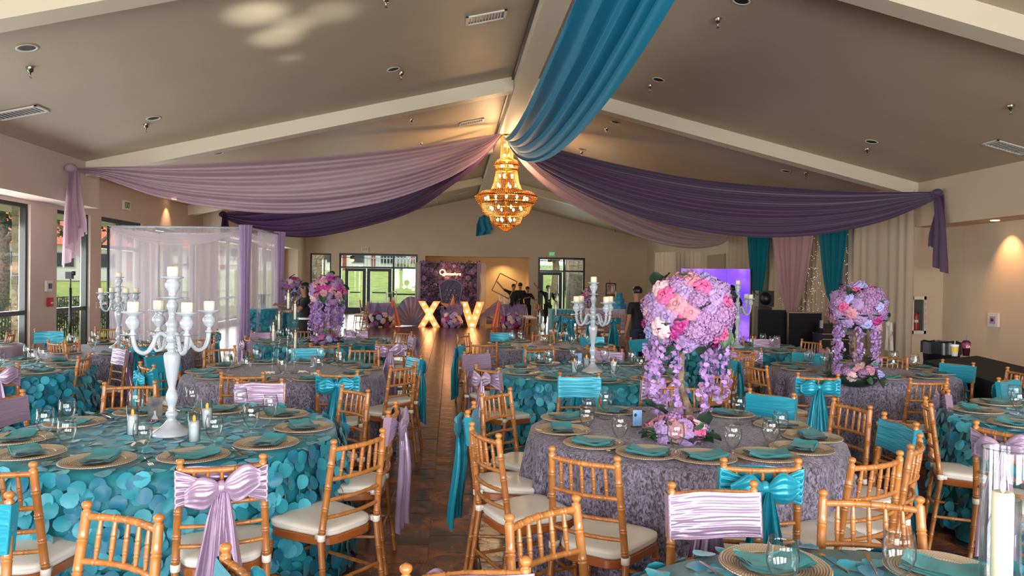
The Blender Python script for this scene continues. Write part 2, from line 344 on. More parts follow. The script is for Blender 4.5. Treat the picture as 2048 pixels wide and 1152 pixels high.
for x0, x1 in zip(xs[:-1], xs[1:]):
    hs = [h for h in fw_open if h[0] <= x0+1e-6 and h[1] >= x1-1e-6]
    wallcol(b, x0, x1, YF, YF+.2, hs[0][3] if hs else 0)
struct(b.build('wall_far', M['wall'], smooth=False))
h = fw_open[2]; al = MB()
al.box((h[0]-.1, YF+1.5, -.02), (h[1]+.1, YF+1.6, 3.0)); al.box((h[0]-.1, YF+.2, -.02), (h[0], YF+1.6, 3.0)); al.box((h[1], YF+.2, -.02), (h[1]+.1, YF+1.6, 3.0))
al.box((h[0], YF+.2, 2.86), (h[1], YF+1.6, 2.96)); al.box((h[0], YF+.2, -.1), (h[1], YF+1.6, 0))
struct(al.build('wall_alcove', mat('warm_alcove_paint', (208, 172, 120), .7), smooth=False))
for px in (920, 1010): light('SPOT', (fx(px), YF+.8, 2.8), 55, (1, .72, .4), aim=(fx(px), YF+1.1, 0), spot_size=2.2, spot_blend=.8)
# ---- windows
wi = 1; di = 1
def window(name, axis, P, a, b_, z0, z1, mulls, rails, t=.07, dep=.1):
    """frame in plane; axis 'x' means plane of constant X (spans Y)"""
    def bx(m, u0, u1, v0, v1, d0, d1):
        if axis == 'x': m.box((P+d0, u0, v0), (P+d1, u1, v1))
        else: m.box((u0, P+d0, v0), (u1, P+d1, v1))
    f = MB(); bx(f, a, a+t, z0, z1, -dep/2, dep/2); bx(f, b_-t, b_, z0, z1, -dep/2, dep/2); bx(f, a+t, b_-t, z0, z0+t, -dep/2, dep/2); bx(f, a+t, b_-t, z1-t, z1, -dep/2, dep/2)
    root = struct(f.build(name, M['black'], smooth=False))
    for mu in mulls:
        q = MB(); bx(q, mu-t/2, mu+t/2, z0+t, z1-t, -dep/2, dep/2); q.build('mullion', M['black'], root, False)
    for rl in rails:
        q = MB(); bx(q, a+t, b_-t, rl-.04, rl+.04, -dep/2-.005, dep/2+.005); q.build('rail', M['black'], root, False)
    q = MB(); bx(q, a+t, b_-t, z0+t, z1-t, -.004, .004); q.build('pane', M['pane'], root, False)
    return root
PX = XLR-.1
for (a, b_) in LW: window('window_%d' % wi, 'x', PX, a, b_, .12, 2.93, [(a+b_)/2] if b_-a > 3 else [], [.98]); wi += 1
for (a, b_) in ((19.4, 22.4), (24.5, 28.5), (29.5, 33.6)): window('window_%d' % wi, 'x', PX, a, b_, .12, 2.93, [a+(b_-a)/3, a+2*(b_-a)/3], [.98]); wi += 1
window('door_%d' % di, 'x', PX, 16.5, 18.62, 0, 2.95, [17.56], [2.3, 1.0], t=.1); di += 1
window('window_%d' % wi, 'y', YF+.1, fw_open[0][0], fw_open[0][1], 0, 2.9, [], [1.0]); wi += 1
d = window('door_%d' % di, 'y', YF+.1, fw_open[1][0], fw_open[1][1], 0, 2.93, [fx(787)], [2.25], t=.1); di += 1
for pa, pb in ((690, 732), (734, 783)):
    q = MB(); x0, x1 = fx(pa), fx(pb)
    for bb in (((x0, 0), (x0+.16, 2.2)), ((x1-.16, 0), (x1, 2.2)), ((x0+.16, 0), (x1-.16, .3)), ((x0+.16, 2.06), (x1-.16, 2.2))): q.box((bb[0][0], YF+.02, bb[0][1]), (bb[1][0], YF+.1, bb[1][1]))
    lf = q.build('door_leaf', M['black'], d, False); MB().box((x0+.25, YF-.04, 1.0), (x1-.25, YF+.02, 1.06)).build('push_bar', M['dark'], lf, False)
q = MB().box((fx(787), YF+.02, .92), (fx(835), YF+.1, 1.0)); q.build('rail', M['black'], d, False)
d = window('door_%d' % di, 'y', YF+.1, fw_open[3][0], fw_open[3][1], 0, 2.88, [fx(1128)], [2.2], t=.1); di += 1
q = MB(); x0, x1 = fx(1080), fx(1124)
for bb in (((x0, 0), (x0+.16, 2.15)), ((x1-.16, 0), (x1, 2.15)), ((x0+.16, 0), (x1-.16, .3)), ((x0+.16, 2.0), (x1-.16, 2.15)), ((x0+.16, 1.0), (x1-.16, 1.08))): q.box((bb[0][0], YF+.02, bb[0][1]), (bb[1][0], YF+.1, bb[1][1]))
q.build('door_leaf', M['black'], d, False)
# brown closed opening on the right wall
p0 = atX(1451, 530, XR); p1 = atX(1416, 530, XR)
o = MB().box((XR-.04, p0.y, 1.0), (XR, p1.y, 2.75)).build('door_%d' % di, mat('brown_panel', (150, 122, 88), .6), smooth=False); struct(o)
# baseboards
struct(MB().box((XRR-.015, YB, 0), (XRR, 14.8, .1)).build('baseboard_right', M['beam'], smooth=False))
# ============================================================ OUTSIDE
def terr(name, m, x0, x1, y0, y1, fz, n=24):
    b = MB().grid(lambda u, v: (x0+(x1-x0)*u, y0+(y1-y0)*v, fz(x0+(x1-x0)*u, y0+(y1-y0)*v)), n, n); return struct(b.build(name, m))
def hill(x, y):
    a = max(0, (y-37.5)/34); c = max(0, (-9.5-x)/26)
    return -.06+max(2.9*min(1.2, max(a, 0))**1.1, 1.9*min(1.45, c))
terr('lawn', M['grass'], -75, 70, 37.4, 110, hill, 40)
terr('lawn_west', M['grass'], -75, -9.6, -25, 37.4, hill, 40)
terr('patio_paving', M['path'], -10.6, 14, -25, 40.5, lambda x, y: -.14 if x < 11 else -.14, 2)
# curved path over the west lawn
pts = [(-11, 6), (-13, 14), (-17, 22), (-24, 30), (-36, 40)]
pb = MB()
def pathf(u, v):
    k = min(3, int(u*4)); t = u*4-k; a = Vector(pts[k]); b_ = Vector(pts[k+1]); c = a.lerp(b_, t); n = Vector((-(b_-a).y, (b_-a).x)).normalized(); c = c+n*(v-.5)*2.6
    return (c.x, c.y, hill(c.x, c.y)+.05)
struct(pb.grid(pathf, 24, 4).build('garden_path', M['path']))
# patio roof over the left walkway, with stone columns
struct(MB().box((-11.2, -6, 3.25), (XLR-.2, 40, 3.45)).build('patio_roof', M['path'], smooth=False))
struct(MB().box((-6.5, YF+.2, 3.1), (-.8, YF+5, 3.3)).build('patio_roof_far', M['beam'], smooth=False))
def stone_column(x, y, w, h, label):
    r = empty('stone_column', (x, y, -.14), 0, label, 'column', 'stone patio columns')
    z = 0
    while z < h-.01:
        hh = min(random.choice((.22, .3, .36)), h-z); cut = random.uniform(-.12, .12)*w
        for a_, c_ in ((-w/2, cut), (cut, w/2)):
            d = random.uniform(0, .03); MB().box((a_+.006, -w/2-d, z+.006), (c_-.006, w/2+d, z+hh-.006)).build('stone', M['stone'], r, False)
        z += hh
    return r
p = atY(640, 560, YF+1.6); stone_column(p.x-.1, YF+1.6, .75, 3.2, 'pale stone column outside the narrow far left window')
p = atY(1150, 560, YF+1.6); stone_column(p.x+.15, YF+2.2, .9, 3.2, 'stone column outside the far right door')
stone_column(-9.9, 17.9, .36, 3.4, 'rough stone column seen through the leftmost window')
stone_column(-9.9, 20.9, .3, 3.4, 'stone column seen through the second window from left')
stone_column(-9.9, 27, .5, 3.4, 'stone column outside behind the white sheer canopy')
# fence of iron pickets outside the left windows
fr = empty('iron_fence', (-10.4, 0, -.14), 0, 'dark iron picket fence outside the left windows', 'fence')
for z in (.12, 1.2): MB().box((-.015, 10, z), (.015, 34, z+.03)).build('rail', M['black'], fr, False)
pk = MB().box((-.01, -.01, 0), (.01, .01, 1.22)).mesh('picket', M['black'], False)
for k in range(200): child('picket', pk, fr, (0, 10+k*.12, 0))
def leafblob(b, c, r, n, sz, sc=(1, 1, 1)):
    for _ in range(n):
        v = Vector((random.gauss(0, 1), random.gauss(0, 1), random.gauss(0, 1))).normalized()*r*random.uniform(.6, 1)
        p = Vector(c)+Vector((v.x*sc[0], v.y*sc[1], v.z*sc[2])); a = Vector((random.gauss(0, 1), random.gauss(0, 1), random.gauss(0, 1))).normalized(); t = a.cross(v.normalized()+Vector((.01, 0, 0))).normalized()*sz; a = a*sz
        b.add([p-a, p+t*.6, p+a, p-t*.6], [(0, 1, 2, 3)])
hg = MB()
for k in range(26): leafblob(hg, (-10.9, 14.0+k*.55, .55), .5, 260, .05, (.7, 1, 1.1))
tag(hg.build('hedge', M['hedge'], smooth=False), 'clipped green hedge behind the iron fence at left', 'hedge', kind='stuff')
def tree(x, y, h, cr, label, tm='hedge', seed=0, nb=9):
    z = hill(x, y); r = empty('tree', (x, y, z), 0, label, 'tree', 'trees on the lawn'); random.seed(seed)
    MB().tube([(0, 0, -.2), (.1, 0, h*.3), (-.1, .1, h*.6), (.2, 0, h*.85)], [.28, .22, .16, .06]).build('trunk', M['bark'], r)
    for k in range(3):
        a = k*2.1; MB().tube([(0, 0, h*.35), (math.cos(a)*cr*.4, math.sin(a)*cr*.4, h*.55), (math.cos(a)*cr*.8, math.sin(a)*cr*.8, h*.7)], [.13, .09, .04]).build('branch', M['bark'], r)
    b = MB()
    for k in range(nb): leafblob(b, (random.uniform(-1, 1)*cr*.7, random.uniform(-1, 1)*cr*.7, h*random.uniform(.62, 1.0)), cr*.5, 420, .14)
    b.build('foliage', M[tm], r, False)
M['bright'] = mat('bright_foliage', (122, 160, 62), .7, var=((72, 112, 40), 3, .2))
tree(-14.6, 25, 6.4, 3.0, 'spreading tree seen through the leftmost window', seed=1)
tree(-19, 40, 6, 3, 'green tree behind the sheer canopy outside', seed=2)
tree(fx(1110)*1.3, 47, 6.5, 3.6, 'leaning leafy tree outside the far right door', 'bright', 3, 14)
tree(fx(1150)*1.35, 52, 7, 4, 'bright leafy tree further behind the far right door', 'bright', 4, 14)
tree(-2.5, 74, 7, 4, 'tree standing on the hilltop right of the far doors', seed=5)
tree(-9, 78, 5, 3, 'small tree on the hilltop behind the far doors', seed=6)
def building(x, y, w, dp, h, rz, label):
    r = empty('house', (x, y, hill(x, y)-.2), rz, label, 'building')
    MB().box((-w/2, 0, 0), (w/2, dp, h)).build('wall', M['stucco'], r, False)
    q = MB(); e = .8; q.add([(-w/2-e, -e, h), (w/2+e, -e, h), (w/2+e, dp+e, h), (-w/2-e, dp+e, h), (-w/2+2, dp/2, h+3), (w/2-2, dp/2, h+3)], [(0, 1, 5, 4), (1, 2, 5), (2, 3, 4, 5), (3, 0, 4), (3, 2, 1, 0)]); q.build('roof', M['roof'], r, False)
    k = -w/2+.8
    while k < w/2-1:
        MB().box((k, -.06, 0), (k+.35, 0, h)).build('pilaster', M['redtrim'], r, False)
        f = MB().box((k+.8, -.05, .9), (k+2.0, 0, h-.5)).build('window', M['white'], r, False); MB().box((k+.88, -.07, .98), (k+1.92, -.05, h-.58)).build('pane', M['dark'], f, False); k += 2.6
building(-31, 51, 26, 8, 2.5, .5, 'white house with a red tile roof beyond the left windows')
building(-13, 67, 16, 7, 2.6, .2, 'second white house with red roof behind the sheer canopy')
building(-6, 82, 14, 6, 2.6, 0, 'low pale building on the hilltop behind the far doors')
fr2 = empty('hilltop_fence', (0, 68, hill(0, 68)), 0, 'pale picket fence along the hilltop behind the far doors', 'fence')
for z in (.3, 1.1): MB().box((-20, -.02, z), (12, .02, z+.06)).build('rail', M['white'], fr2, False)
pk = MB().box((-.03, -.02, 0), (.03, .02, 1.3)).mesh('picket', M['white'], False)
for k in range(106): child('picket', pk, fr2, (-20+k*.3, 0, 0))
for px, lab in ((705, 'ceiling fan under the far left patio roof'), (1100, 'ceiling fan outside the far right door')):
    p = atY(px, 515, YF+2); r = empty('ceiling_fan', (p.x, YF+2, 2.75), 0, lab, 'fan')
    MB().tube([(0, 0, .1), (0, 0, .5)], .02).build('rod', M['dark'], r); MB().lathe([(.02, .12), (.12, .1), (.13, 0), (.08, -.05), (0, -.06)], 12).build('motor', M['dark'], r)
    MB().sphere((0, 0, -.1), .09).build('lamp_globe', mat('amber_glass', (255, 190, 110), .4, emit=2), r)
    for k in range(5):
        a = k*2*PI/5; q = MB().box((.12, -.06, .02), (.65, .06, .035)); q2 = MB().merge(q, Matrix.Rotation(a, 4, 'Z')); q2.build('blade', M['dark'], r, False)
# ============================================================ CHAIR
def turned(b, p0, p1, r, rings, n=10, taper=None, curve=None):
    """bamboo turned rod with raised double rings"""
    p0 = Vector(p0); p1 = Vector(p1); L = (p1-p0).length; P = []; R = []
    ts = [0]
    for q in rings: ts += [q-.010/L, q-.006/L, q-.002/L, q+.002/L, q+.006/L, q+.010/L]
    ts += [1]; N = 8
    ts += [k/N for k in range(1, N) if all(abs(k/N-q) > .02 for q in rings)]
    for t in sorted(ts):
        base = r*(taper(t) if taper else 1); m = 1
        for q in rings:
            d = abs(t-q)*L
            if d < .0025: m = .93
            elif d < .007: m = 1.14
        P.append(p0.lerp(p1, t)+(curve(t) if curve else Vector((0, 0, 0)))); R.append(base*m)
    return b.tube(P, R, n)
def make_chair():
    root = empty('chiavari_chair')
    for s in (-1, 1):
        # one continuous back post: splayed rear leg, kink at the seat, raked back with a finial
        b = MB(); pts = [((s*.19, -.245, 0), (s*.178, -.185, .44)), ((s*.178, -.185, .44), (s*.158, -.243, .885))]
        turned(b, *pts[0], .0155, [.2, .45, .72], taper=lambda t: .82+.18*t); turned(b, *pts[1], .0162, [.12, .34, .57, .8], taper=lambda t: 1-.05*t)
        b.lathe([(.0155, -.012), (.0155, 0), (.010, .005), (.010, .009), (.0155, .014), (.0175, .021), (.0155, .028), (.008, .033), (0, .034)], 10, (s*.158, -.243, .884))
        b.build('back_post', M['wood'], root, auto=50)
        b = MB(); turned(b, (s*.185, .205, 0), (s*.17, .175, .41), .0155, [.25, .55, .85], taper=lambda t: .8+.2*t); b.build('front_leg', M['wood'], root, auto=50)
    def py(z): return -.185-.058*(z-.44)/.445
    def hw(z): return .178-.02*(z-.44)/.445
    for z, r in ((.868, .012), (.728, .0105), (.632, .0095), (.548, .0095)):
        b = MB(); turned(b, (-hw(z), py(z), z), (hw(z), py(z), z), r, [.17, .34, .5, .66, .83], 8, curve=lambda t: Vector((0, -.028*math.sin(PI*t), 0))); b.build('rail', M['wood'], root, auto=50)
    for k in range(5):
        t = (k+1)/6; x0 = -hw(.728)+2*hw(.728)*t; x1 = -hw(.868)+2*hw(.868)*t; c = -.028*math.sin(PI*t)
        b = MB(); turned(b, (x0, py(.728)+c, .728), (x1, py(.868)+c, .868), .0085, [.3, .6], 8, taper=lambda q: .62+.42*math.sin(PI*q)**.7); b.build('spindle', M['wood'], root, auto=50)
    # seat frame: rounded trapezoid ring
    def shape(a, k=1.0, off=0):
        c, s = math.cos(a), math.sin(a); e = .42
        x = math.copysign(abs(c)**e, c); y = math.copysign(abs(s)**e, s); wd = .178+.027*y
        return x*(wd+off), y*(.198+off)
    b = MB(); N = 32
    b.grid(lambda u, v: (lambda p, q: (p[0], p[1], q))(shape(2*PI*u, off=(-.002, .004, .004, -.002)[min(3, int(v*3+.01))]), (.405, .41, .442, .446)[min(3, int(v*3+.01))]), N, 3, True)
    b.add([(*shape(2*PI*k/N, off=-.002), .446) for k in range(N)], [tuple(range(N))]); b.add([(*shape(2*PI*k/N, off=-.002), .405) for k in range(N)], [tuple(range(N-1, -1, -1))])
    b.build('seat_frame', M['wooddk'], root, auto=40)
    b = MB(); lv = [(.446, -.012), (.45, .0), (.462, .006), (.466, .003), (.47, .006), (.482, .003), (.489, -.012), (.493, -.05), (.495, -.1)]
    b.grid(lambda u, v: (lambda q: (*shape(2*PI*u, off=q[1]), q[0]))(lv[min(8, int(v*8+.01))]), N, 8, True)
    b.add([(*shape(2*PI*k/N, off=-.1), .495) for k in range(N)], [tuple(range(N))])
    b.build('cushion', M['cushion'], root)
    for s in (-1, 1):
        b = MB().lathe([(.0168, -.016), (.0195, -.014), (.0195, .014), (.0168, .016)], 10, (s*.177, -.187, .458)); b.box((s*.172-.012, -.18, .446), (s*.172+.012, -.15, .468)); b.build('cushion_tie', M['cushion'], root)
    for p0, p1 in (((-.178, .19, .26), (.178, .19, .26)), ((-.18, .195, .17), (.18, .195, .17)), ((-.183, .195, .21), (-.186, -.215, .21)), ((.183, .195, .21), (.186, -.215, .21)), ((-.184, -.21, .24), (.184, -.21, .24))):
        b = MB(); turned(b, p0, p1, .0095, [.25, .5, .75], 8); b.build('stretcher', M['wood'], root, auto=50)
    return root
def make_sash(col, seed):
    """satin sash wrapped round the two posts, pinched into a bow with two tails behind the chair"""
    rnd = random.Random(seed); root = empty('sash_'+('teal' if col == 'teal' else 'lavender'))
    root.name = 'chair_sash'; m = M[col]
    za, zb = .715, .878
    def py(z): return -.185-.058*(z-.44)/.445
    ph = [rnd.uniform(0, 6) for _ in range(6)]
    def loop(u, v):      # u around loop (0 at back centre), v height
        z = za+(zb-za)*v; hwid = .178
        a = u*2*PI
        # back half: u<.25 or >.75 ; front half .25-.75
        x = math.sin(a)*hwid*1.0; x = math.copysign(min(abs(x)*1.25, hwid), x); back = math.cos(a) > 0
        e = min(1, abs(x)/hwid)
        if back:
            pin = max(.22, e**.8)  # pinch to the knot
            zc = .80; z = zc+(z-zc)*pin-.0*(1-e)
            y = py(z)-.022-.035*(1-e)*1.0
            pl = .006*math.sin(v*34+ph[0]+3*e)*min(1, .25+e)*(1-.85*e**5)+.003*math.sin(v*61+ph[1])*(1-e**5)
            y += pl
        else:
            y = py(z)+.020-.012*math.cos(PI*x/hwid/2)
            k_ = .8*x/hwid+.5*math.sin(2.2*x/hwid+ph[3]); am = (.5+.5*abs(x/hwid))*(1-e**8)
            y += am*(.0030*math.sin(v*26+ph[2]+2.2*k_)*abs(math.sin(v*9+ph[1]+k_))+.0026*math.sin(v*47+ph[4]-3.1*k_)*abs(math.sin(v*13+ph[0]-k_))+.0018*math.sin(v*84+ph[5]+4.2*k_))*(1 if col == 'lav' else .45)
            z += .003*math.sin(4*x/hwid+ph[5])*(v if v > .5 else v-1)
        return Vector((x, y, z))
    MB().grid(loop, 72, 44, True).build('wrap', m, root)
    yk = py(.8)-.062
    b = MB().sphere((0, yk, .80), .026, 10, 8, (1, .8, 1.25)); b.build('knot', m, root)
    for s in (-1, 1):
        tilt = rnd.uniform(-.25, .35); sz = rnd.uniform(.9, 1.15)
        def lp(u, v):
            a = 2*PI*u; q = v; hgt = .010+.046*sz*math.sin(PI*min(1, q**.8*.86+.02)); x = s*(.008+.125*sz*q-.01*math.cos(a)*q*0); fold = 1+(.10*math.cos(5*a+ph[1])+.10*abs(math.sin(4*a+ph[2]+2*q)))*math.sin(PI*q)**.5
            return Vector((x, yk-.012+.021*math.sin(a)*math.sin(PI*min(1, q+.08))*fold-.007*abs(math.sin(3.5*math.cos(a)*2+ph[3]))*math.sin(PI*q), .80+tilt*.125*q+hgt*math.cos(a)*fold+.004*math.sin(q*9+ph[2])))
        MB().grid(lp, 48, 16, True).build('bow_loop', m, root)
        L = rnd.uniform(.5, .62); x0 = s*.012; spread = s*rnd.uniform(.01, .05)
        def tl(u, v):
            wd = .02+.095*min(1, u*1.5)**.8; x = x0+spread*u+(v-.5)*wd*1.35; z = .79-L*u-.06*v*u*(1 if s > 0 else -1)
            y = yk-.012-.012*s+.018*math.sin(v*13+ph[3]+s+.8*u)*min(1, u*2+.2)+.007*math.sin(v*31+ph[2])+.010*math.sin(u*5+ph[4])-.02*u
            return Vector((x, y, z))
        MB().grid(tl, 18, 24).build('tail', m, root)
    return root
CHAIR0 = make_chair(); SASH0 = {('teal', k): make_sash('teal', 11+k) for k in range(2)}; SASH0.update({('lav', k): make_sash('lav', 31+k) for k in range(2)})
USED = set()
def use(src, loc, rz, par=None):
    if src.name in USED: o = copy_tree(src)
    else: kids(src); [kids(c) for c in src.children]; o = src; USED.add(src.name)
    o.location = loc; o.rotation_euler = (0, 0, rz); return o
# ============================================================ TABLES
def centre(xl, xr, R, z=.76):
    c = at((xl+xr)/2, 850 if xl > 0 else 800, z)
    for _ in range(60):
        P = [proj((c.x+R*math.cos(k*.1), c.y+R*math.sin(k*.1), z))[0] for k in range(63)]; w_ = max(P)-min(P); m_ = (max(P)+min(P))/2
        c = Vector((c.x, c.y, 0))*(w_/(xr-xl)); c.x += ((xl+xr)/2-m_)*c.length/F*.7
    return (c.x, c.y)
TB = {
 'T1': ((-1.58, 4.30), 'petal', 'front left teal petal table'),
 'T2': (centre(1058, 1699, .925), 'velvet', 'front right grey velvet table'),
 'T3': (centre(361, 768, .925), 'velvet', 'middle left grey velvet table'),
 'T4': ((lambda p: (p.x, p.y))(at(1185, 746, .76)), 'petal', 'middle right teal petal table'),
 'T5': (centre(1536, 1925, .925), 'velvet', 'grey velvet table toward right wall'),
 'T6': ((lambda p: (p.x, p.y))(at(-50, 742, .76)), 'petal', 'teal petal table at left edge'),
 'T7': ((lambda p: (p.x, p.y))(at(237, 697, .76)), 'velvet', 'grey velvet table by left windows'),
 'T8': ((lambda p: (p.x, p.y))(at(640, 685, .76)), 'petal', 'back left teal petal table'),
 'T9': ((lambda p: (p.x, p.y))(at(1100, 692, .76)), 'velvet', 'back centre grey velvet table'),
 'T10': ((lambda p: (p.x, p.y))(at(1474, 697, .76)), 'petal', 'back right teal petal table'),
 'T11': ((1.15, 1.45), 'petal', 'bottom right corner teal petal table'),
 'T12': ((lambda p: (p.x, p.y))(at(2215, 848, .76)), 'petal', 'teal petal table at right edge'),
 'T13': ((lambda p: (p.x, p.y))(at(-128, 691, .76)), 'velvet', 'lilac grey table in left corner'),
}
TZ = .762; TR = .915
def drape_profile(seed, nf=24, amp=.075):
    rnd = random.Random(seed); ph = rnd.uniform(0, 6); ph2 = rnd.uniform(0, 6)
    def f(u, v):
        a = 2*PI*u
        if v < .25:
            r = TR*(v/.25); return Vector((r*math.cos(a), r*math.sin(a), TZ))
        t = (v-.25)/.75
        r = TR+.012*math.sin(min(1, t*12)*PI/2)+t*.05; w_ = amp*t**.8
        r += w_*(math.sin(nf*a+ph+1.2*math.sin(3*a+ph2))+.4*math.sin((nf*.6//1)*a+ph2))
        z = TZ-.006*min(1, t*20)-(TZ-.012)*t
        return Vector((r*math.cos(a), r*math.sin(a), z))
    return f
petal_src = []
for k in range(4):
    rnd = random.Random(k+50); b = MB(); r = .038; cup = rnd.uniform(.15, .5); N = 10
    V = [(0, 0, 0)]; 
    def pz(x, y): return .0+cup*(x*x)/r*.6-.25*y*y/r*(k % 2)+.004*math.sin(60*x+k)
    ring1 = [(r*.55*math.cos(2*PI*q/N), r*.55*math.sin(2*PI*q/N)-r) for q in range(N)]; ring2 = [(r*math.cos(2*PI*q/N), r*math.sin(2*PI*q/N)-r) for q in range(N)]
    V = [(0, -r, pz(0, 0))]+[(x, y, pz(x, y+r)) for x, y in ring1]+[(x, y, pz(x, y+r)) for x, y in ring2]
    Fc = [(0, 1+q, 1+(q+1) % N) for q in range(N)]+[(1+q, 1+N+q, 1+N+(q+1) % N, 1+(q+1) % N) for q in range(N)]
    petal_src.append((V, Fc))
PM = [[MB().add(V, Fc).mesh('petal', M[mm]) for mm in ('petal', 'petal2', 'petal3')] for V, Fc in petal_src]
def petal_cloth(key, c, singles, clear):
    rnd = random.Random(hash(key) % 1000 if False else sum(map(ord, key))); root = empty('petal_tablecloth', (*c, 0), 0, 'teal tablecloth covered in round fabric petals on the '+TB[key][2], 'tablecloth', 'teal petal tablecloths')
    MB().grid(drape_profile(sum(map(ord, key)), 16, .03), 96, 24, True).build('cloth', M['tealcloth'], root)
    L = []
    # side rows
    rows = 15 if key in ('T1', 'T4') else 12
    for ri in range(rows):
        z = TZ-.0-(ri/rows)*(TZ-.05); n = int(2*PI*.96/.066)
        for q in range(n):
            a = 2*PI*(q+.5*(ri % 2)+rnd.uniform(-.32, .32))/n; zz = z+rnd.uniform(-.02, .02); t = max(0, (TZ-zz)/TZ)
            r = TR+.02+t*.05+rnd.uniform(0, .035)+.03*t**.8
            tilt = rnd.uniform(.0, .45); roll = rnd.gauss(0, .45)
            mx = Matrix.Translation((r*math.cos(a), r*math.sin(a), zz)) @ Matrix.Rotation(a+PI/2, 4, 'Z') @ Matrix.Rotation(PI/2-tilt, 4, 'X') @ Matrix.Rotation(roll, 4, 'Z') @ Matrix.Rotation(rnd.gauss(0, .25), 4, 'Y')
            L.append((mx, rnd.randrange(4), rnd.choice((0, 0, 1, 1, 2))))
    rr = .05
    while rr < TR+.02:
        n = max(4, int(2*PI*rr/.085))
        for q in range(n):
            a = 2*PI*(q+rnd.uniform(-.4, .4))/n; r = rr+rnd.uniform(-.02, .02); x, y = r*math.cos(a), r*math.sin(a)
            if any((x-u)**2+(y-v)**2 < d*d for u, v, d in clear): continue
            hi = rnd.random() < .12
            mx = Matrix.Translation((x, y, TZ+.006+rnd.uniform(0, .006))) @ Matrix.Rotation(rnd.uniform(0, 6.28), 4, 'Z') @ Matrix.Rotation(rnd.uniform(.5, 1.0) if hi else rnd.uniform(-.12, .16)*0+.10, 4, 'X')
            L.append((mx, rnd.randrange(4), rnd.choice((0, 0, 0, 1, 2))))
        rr += .07
    # largest in view first
    cc = Vector((*c, 0))
    def score(e):
        p = e[0].translation; out = p.x*(-c[0])+p.y*(-c[1]); vis = 1 if (out > -.15 or p.z > TZ) else 0
        px = proj(cc+p); vis *= 1 if (-20 < px[0] < 2068 and px[1] < 1170 and (cc+p).y > .4) else 0
        return -vis/((cc+p).length+.1)
    L.sort(key=score); rest = {0: MB(), 1: MB(), 2: MB()}
    for i_, (mx, k, c3) in enumerate(L):
        if i_ < singles: o = child('petal', PM[k][c3], root); o.matrix_local = mx
        else: rest[c3].merge(MB().add(*petal_src[k]), mx)
    for q, mm in ((0, 'petal'), (1, 'petal2'), (2, 'petal3')):
        if rest[q].v: rest[q].build('petals', M[mm], root)['kind'] = 'stuff'
    return root
def table_cloth(key, c):
    b = MB().grid(drape_profile(sum(map(ord, key))), 180, 26, True)
    o = b.build('velvet_tablecloth', M['velvet'] if key != 'T13' else M['lilaccloth']); o.location = (*c, 0)
    return tag(o, 'floor-length crushed velvet tablecloth on the '+TB[key][2], 'tablecloth', 'grey velvet tablecloths')
# ------------------------------------------------------------ place setting sources
def make_goblet():
    b = MB(); prof = [(0, 0), (.034, 0), (.035, .002), (.030, .005), (.012, .012), (.008, .018), (.0075, .026), (.011, .031), (.0075, .036), (.008, .044), (.012, .052), (.022, .066), (.036, .088), (.0435, .112), (.0445, .132), (.0415, .16), (.038, .183),
        (.0368, .1835), (.040, .16), (.043, .132), (.042, .112), (.0345, .089), (.021, .0685), (.009, .058), (0, .056)]
    return b.lathe(prof, 20).mesh('goblet', M['glass'])
def make_charger():
    b = MB(); prof = [(0, .004)]
    for k in range(1, 8): r = .012+k*.0135; prof += [(r, .004), (r+.005, .0062)]
    prof += [(.112, .006)]
    for k in range(6): r = .116+k*.008; prof += [(r, .008+k*.0014), (r+.004, .0135+k*.0014)]
    prof += [(.166, .016), (.167, .014), (.12, .002), (0, 0)]
    return b.lathe(prof, 40).mesh('charger_plate', M['charger'])
def make_napkin(seed):
    rnd = random.Random(seed); b = MB(); ph = rnd.uniform(0, 6)
    for k in range(4):
        z0 = .004+k*.0042; s = 1-.015*k; ox = rnd.uniform(-.012, .012); oy = rnd.uniform(-.012, .012); sg = rnd.uniform(.9, 1.2)
        def f(u, v, z0=z0, s=s, ox=ox, oy=oy, k=k, sg=sg):
            x = (u-.5)*.21*s+ox; y = (v-.5)*.125*s+oy; lift = .014*sg*abs(2*u-1)**2.2+.003*math.sin(u*9+ph+k)+.003*math.sin(v*7+u*5+ph*k)
            return Vector((x, y, z0+lift*(1 if k else .8)))
        b.grid(f, 12, 5)
    # rolled long edge joining the layers
    for k in range(3):
        z0 = .004+k*.0042
        b.grid(lambda u, v, z0=z0: Vector(((u-.5)*.208, -.0625-.0035*math.sin(PI*v), z0+.0042*v+.016*abs(2*u-1)**2.2+.003*math.sin(u*9+ph))), 12, 3)
    return b.mesh('napkin', M['napkin'])
def make_fork():
    b = MB(); b.tube([(0, -.09, .003), (0, -.03, .004), (0, .03, .007)], [.0055, .003, .0035], 6, flat=.4)
    b.box((-.011, .03, .006), (.011, .05, .009))
    for k in range(4): b.tube([(-.009+k*.006, .05, .0075), (-.009+k*.006, .085, .006)], .0013, 4)
    return b.mesh('fork', M['silver'], False)
def make_knife():
    b = MB(); b.tube([(0, -.1, .004), (0, -.05, .005), (0, 0, .004)], [.0055, .006, .004], 6, flat=.5)
    b.add([(-.004, 0, .003), (.006, 0, .003), (.009, .06, .003), (.003, .105, .003), (-.004, .09, .003), (-.004, 0, .005), (.006, 0, .004), (.009, .06, .004), (.003, .105, .004), (-.004, .09, .005)],
          [(0, 1, 2, 3, 4), (9, 8, 7, 6, 5), (0, 5, 6, 1), (1, 6, 7, 2), (2, 7, 8, 3), (3, 8, 9, 4), (4, 9, 5, 0)])
    return b.mesh('knife', M['silver'], False)
GOB = make_goblet(); CHG = make_charger(); NAP = [make_napkin(k) for k in range(4)]; FORK = make_fork(); KNIFE = make_knife()
def put(name, me, loc, rz, label, cat, group, tilt=None, sc=None):
    o = bpy.data.objects.new(name, me); COL.objects.link(o); o.location = loc; o.rotation_euler = (0, 0, rz)
    if sc: o.scale = sc
    return tag(o, label, cat, group)
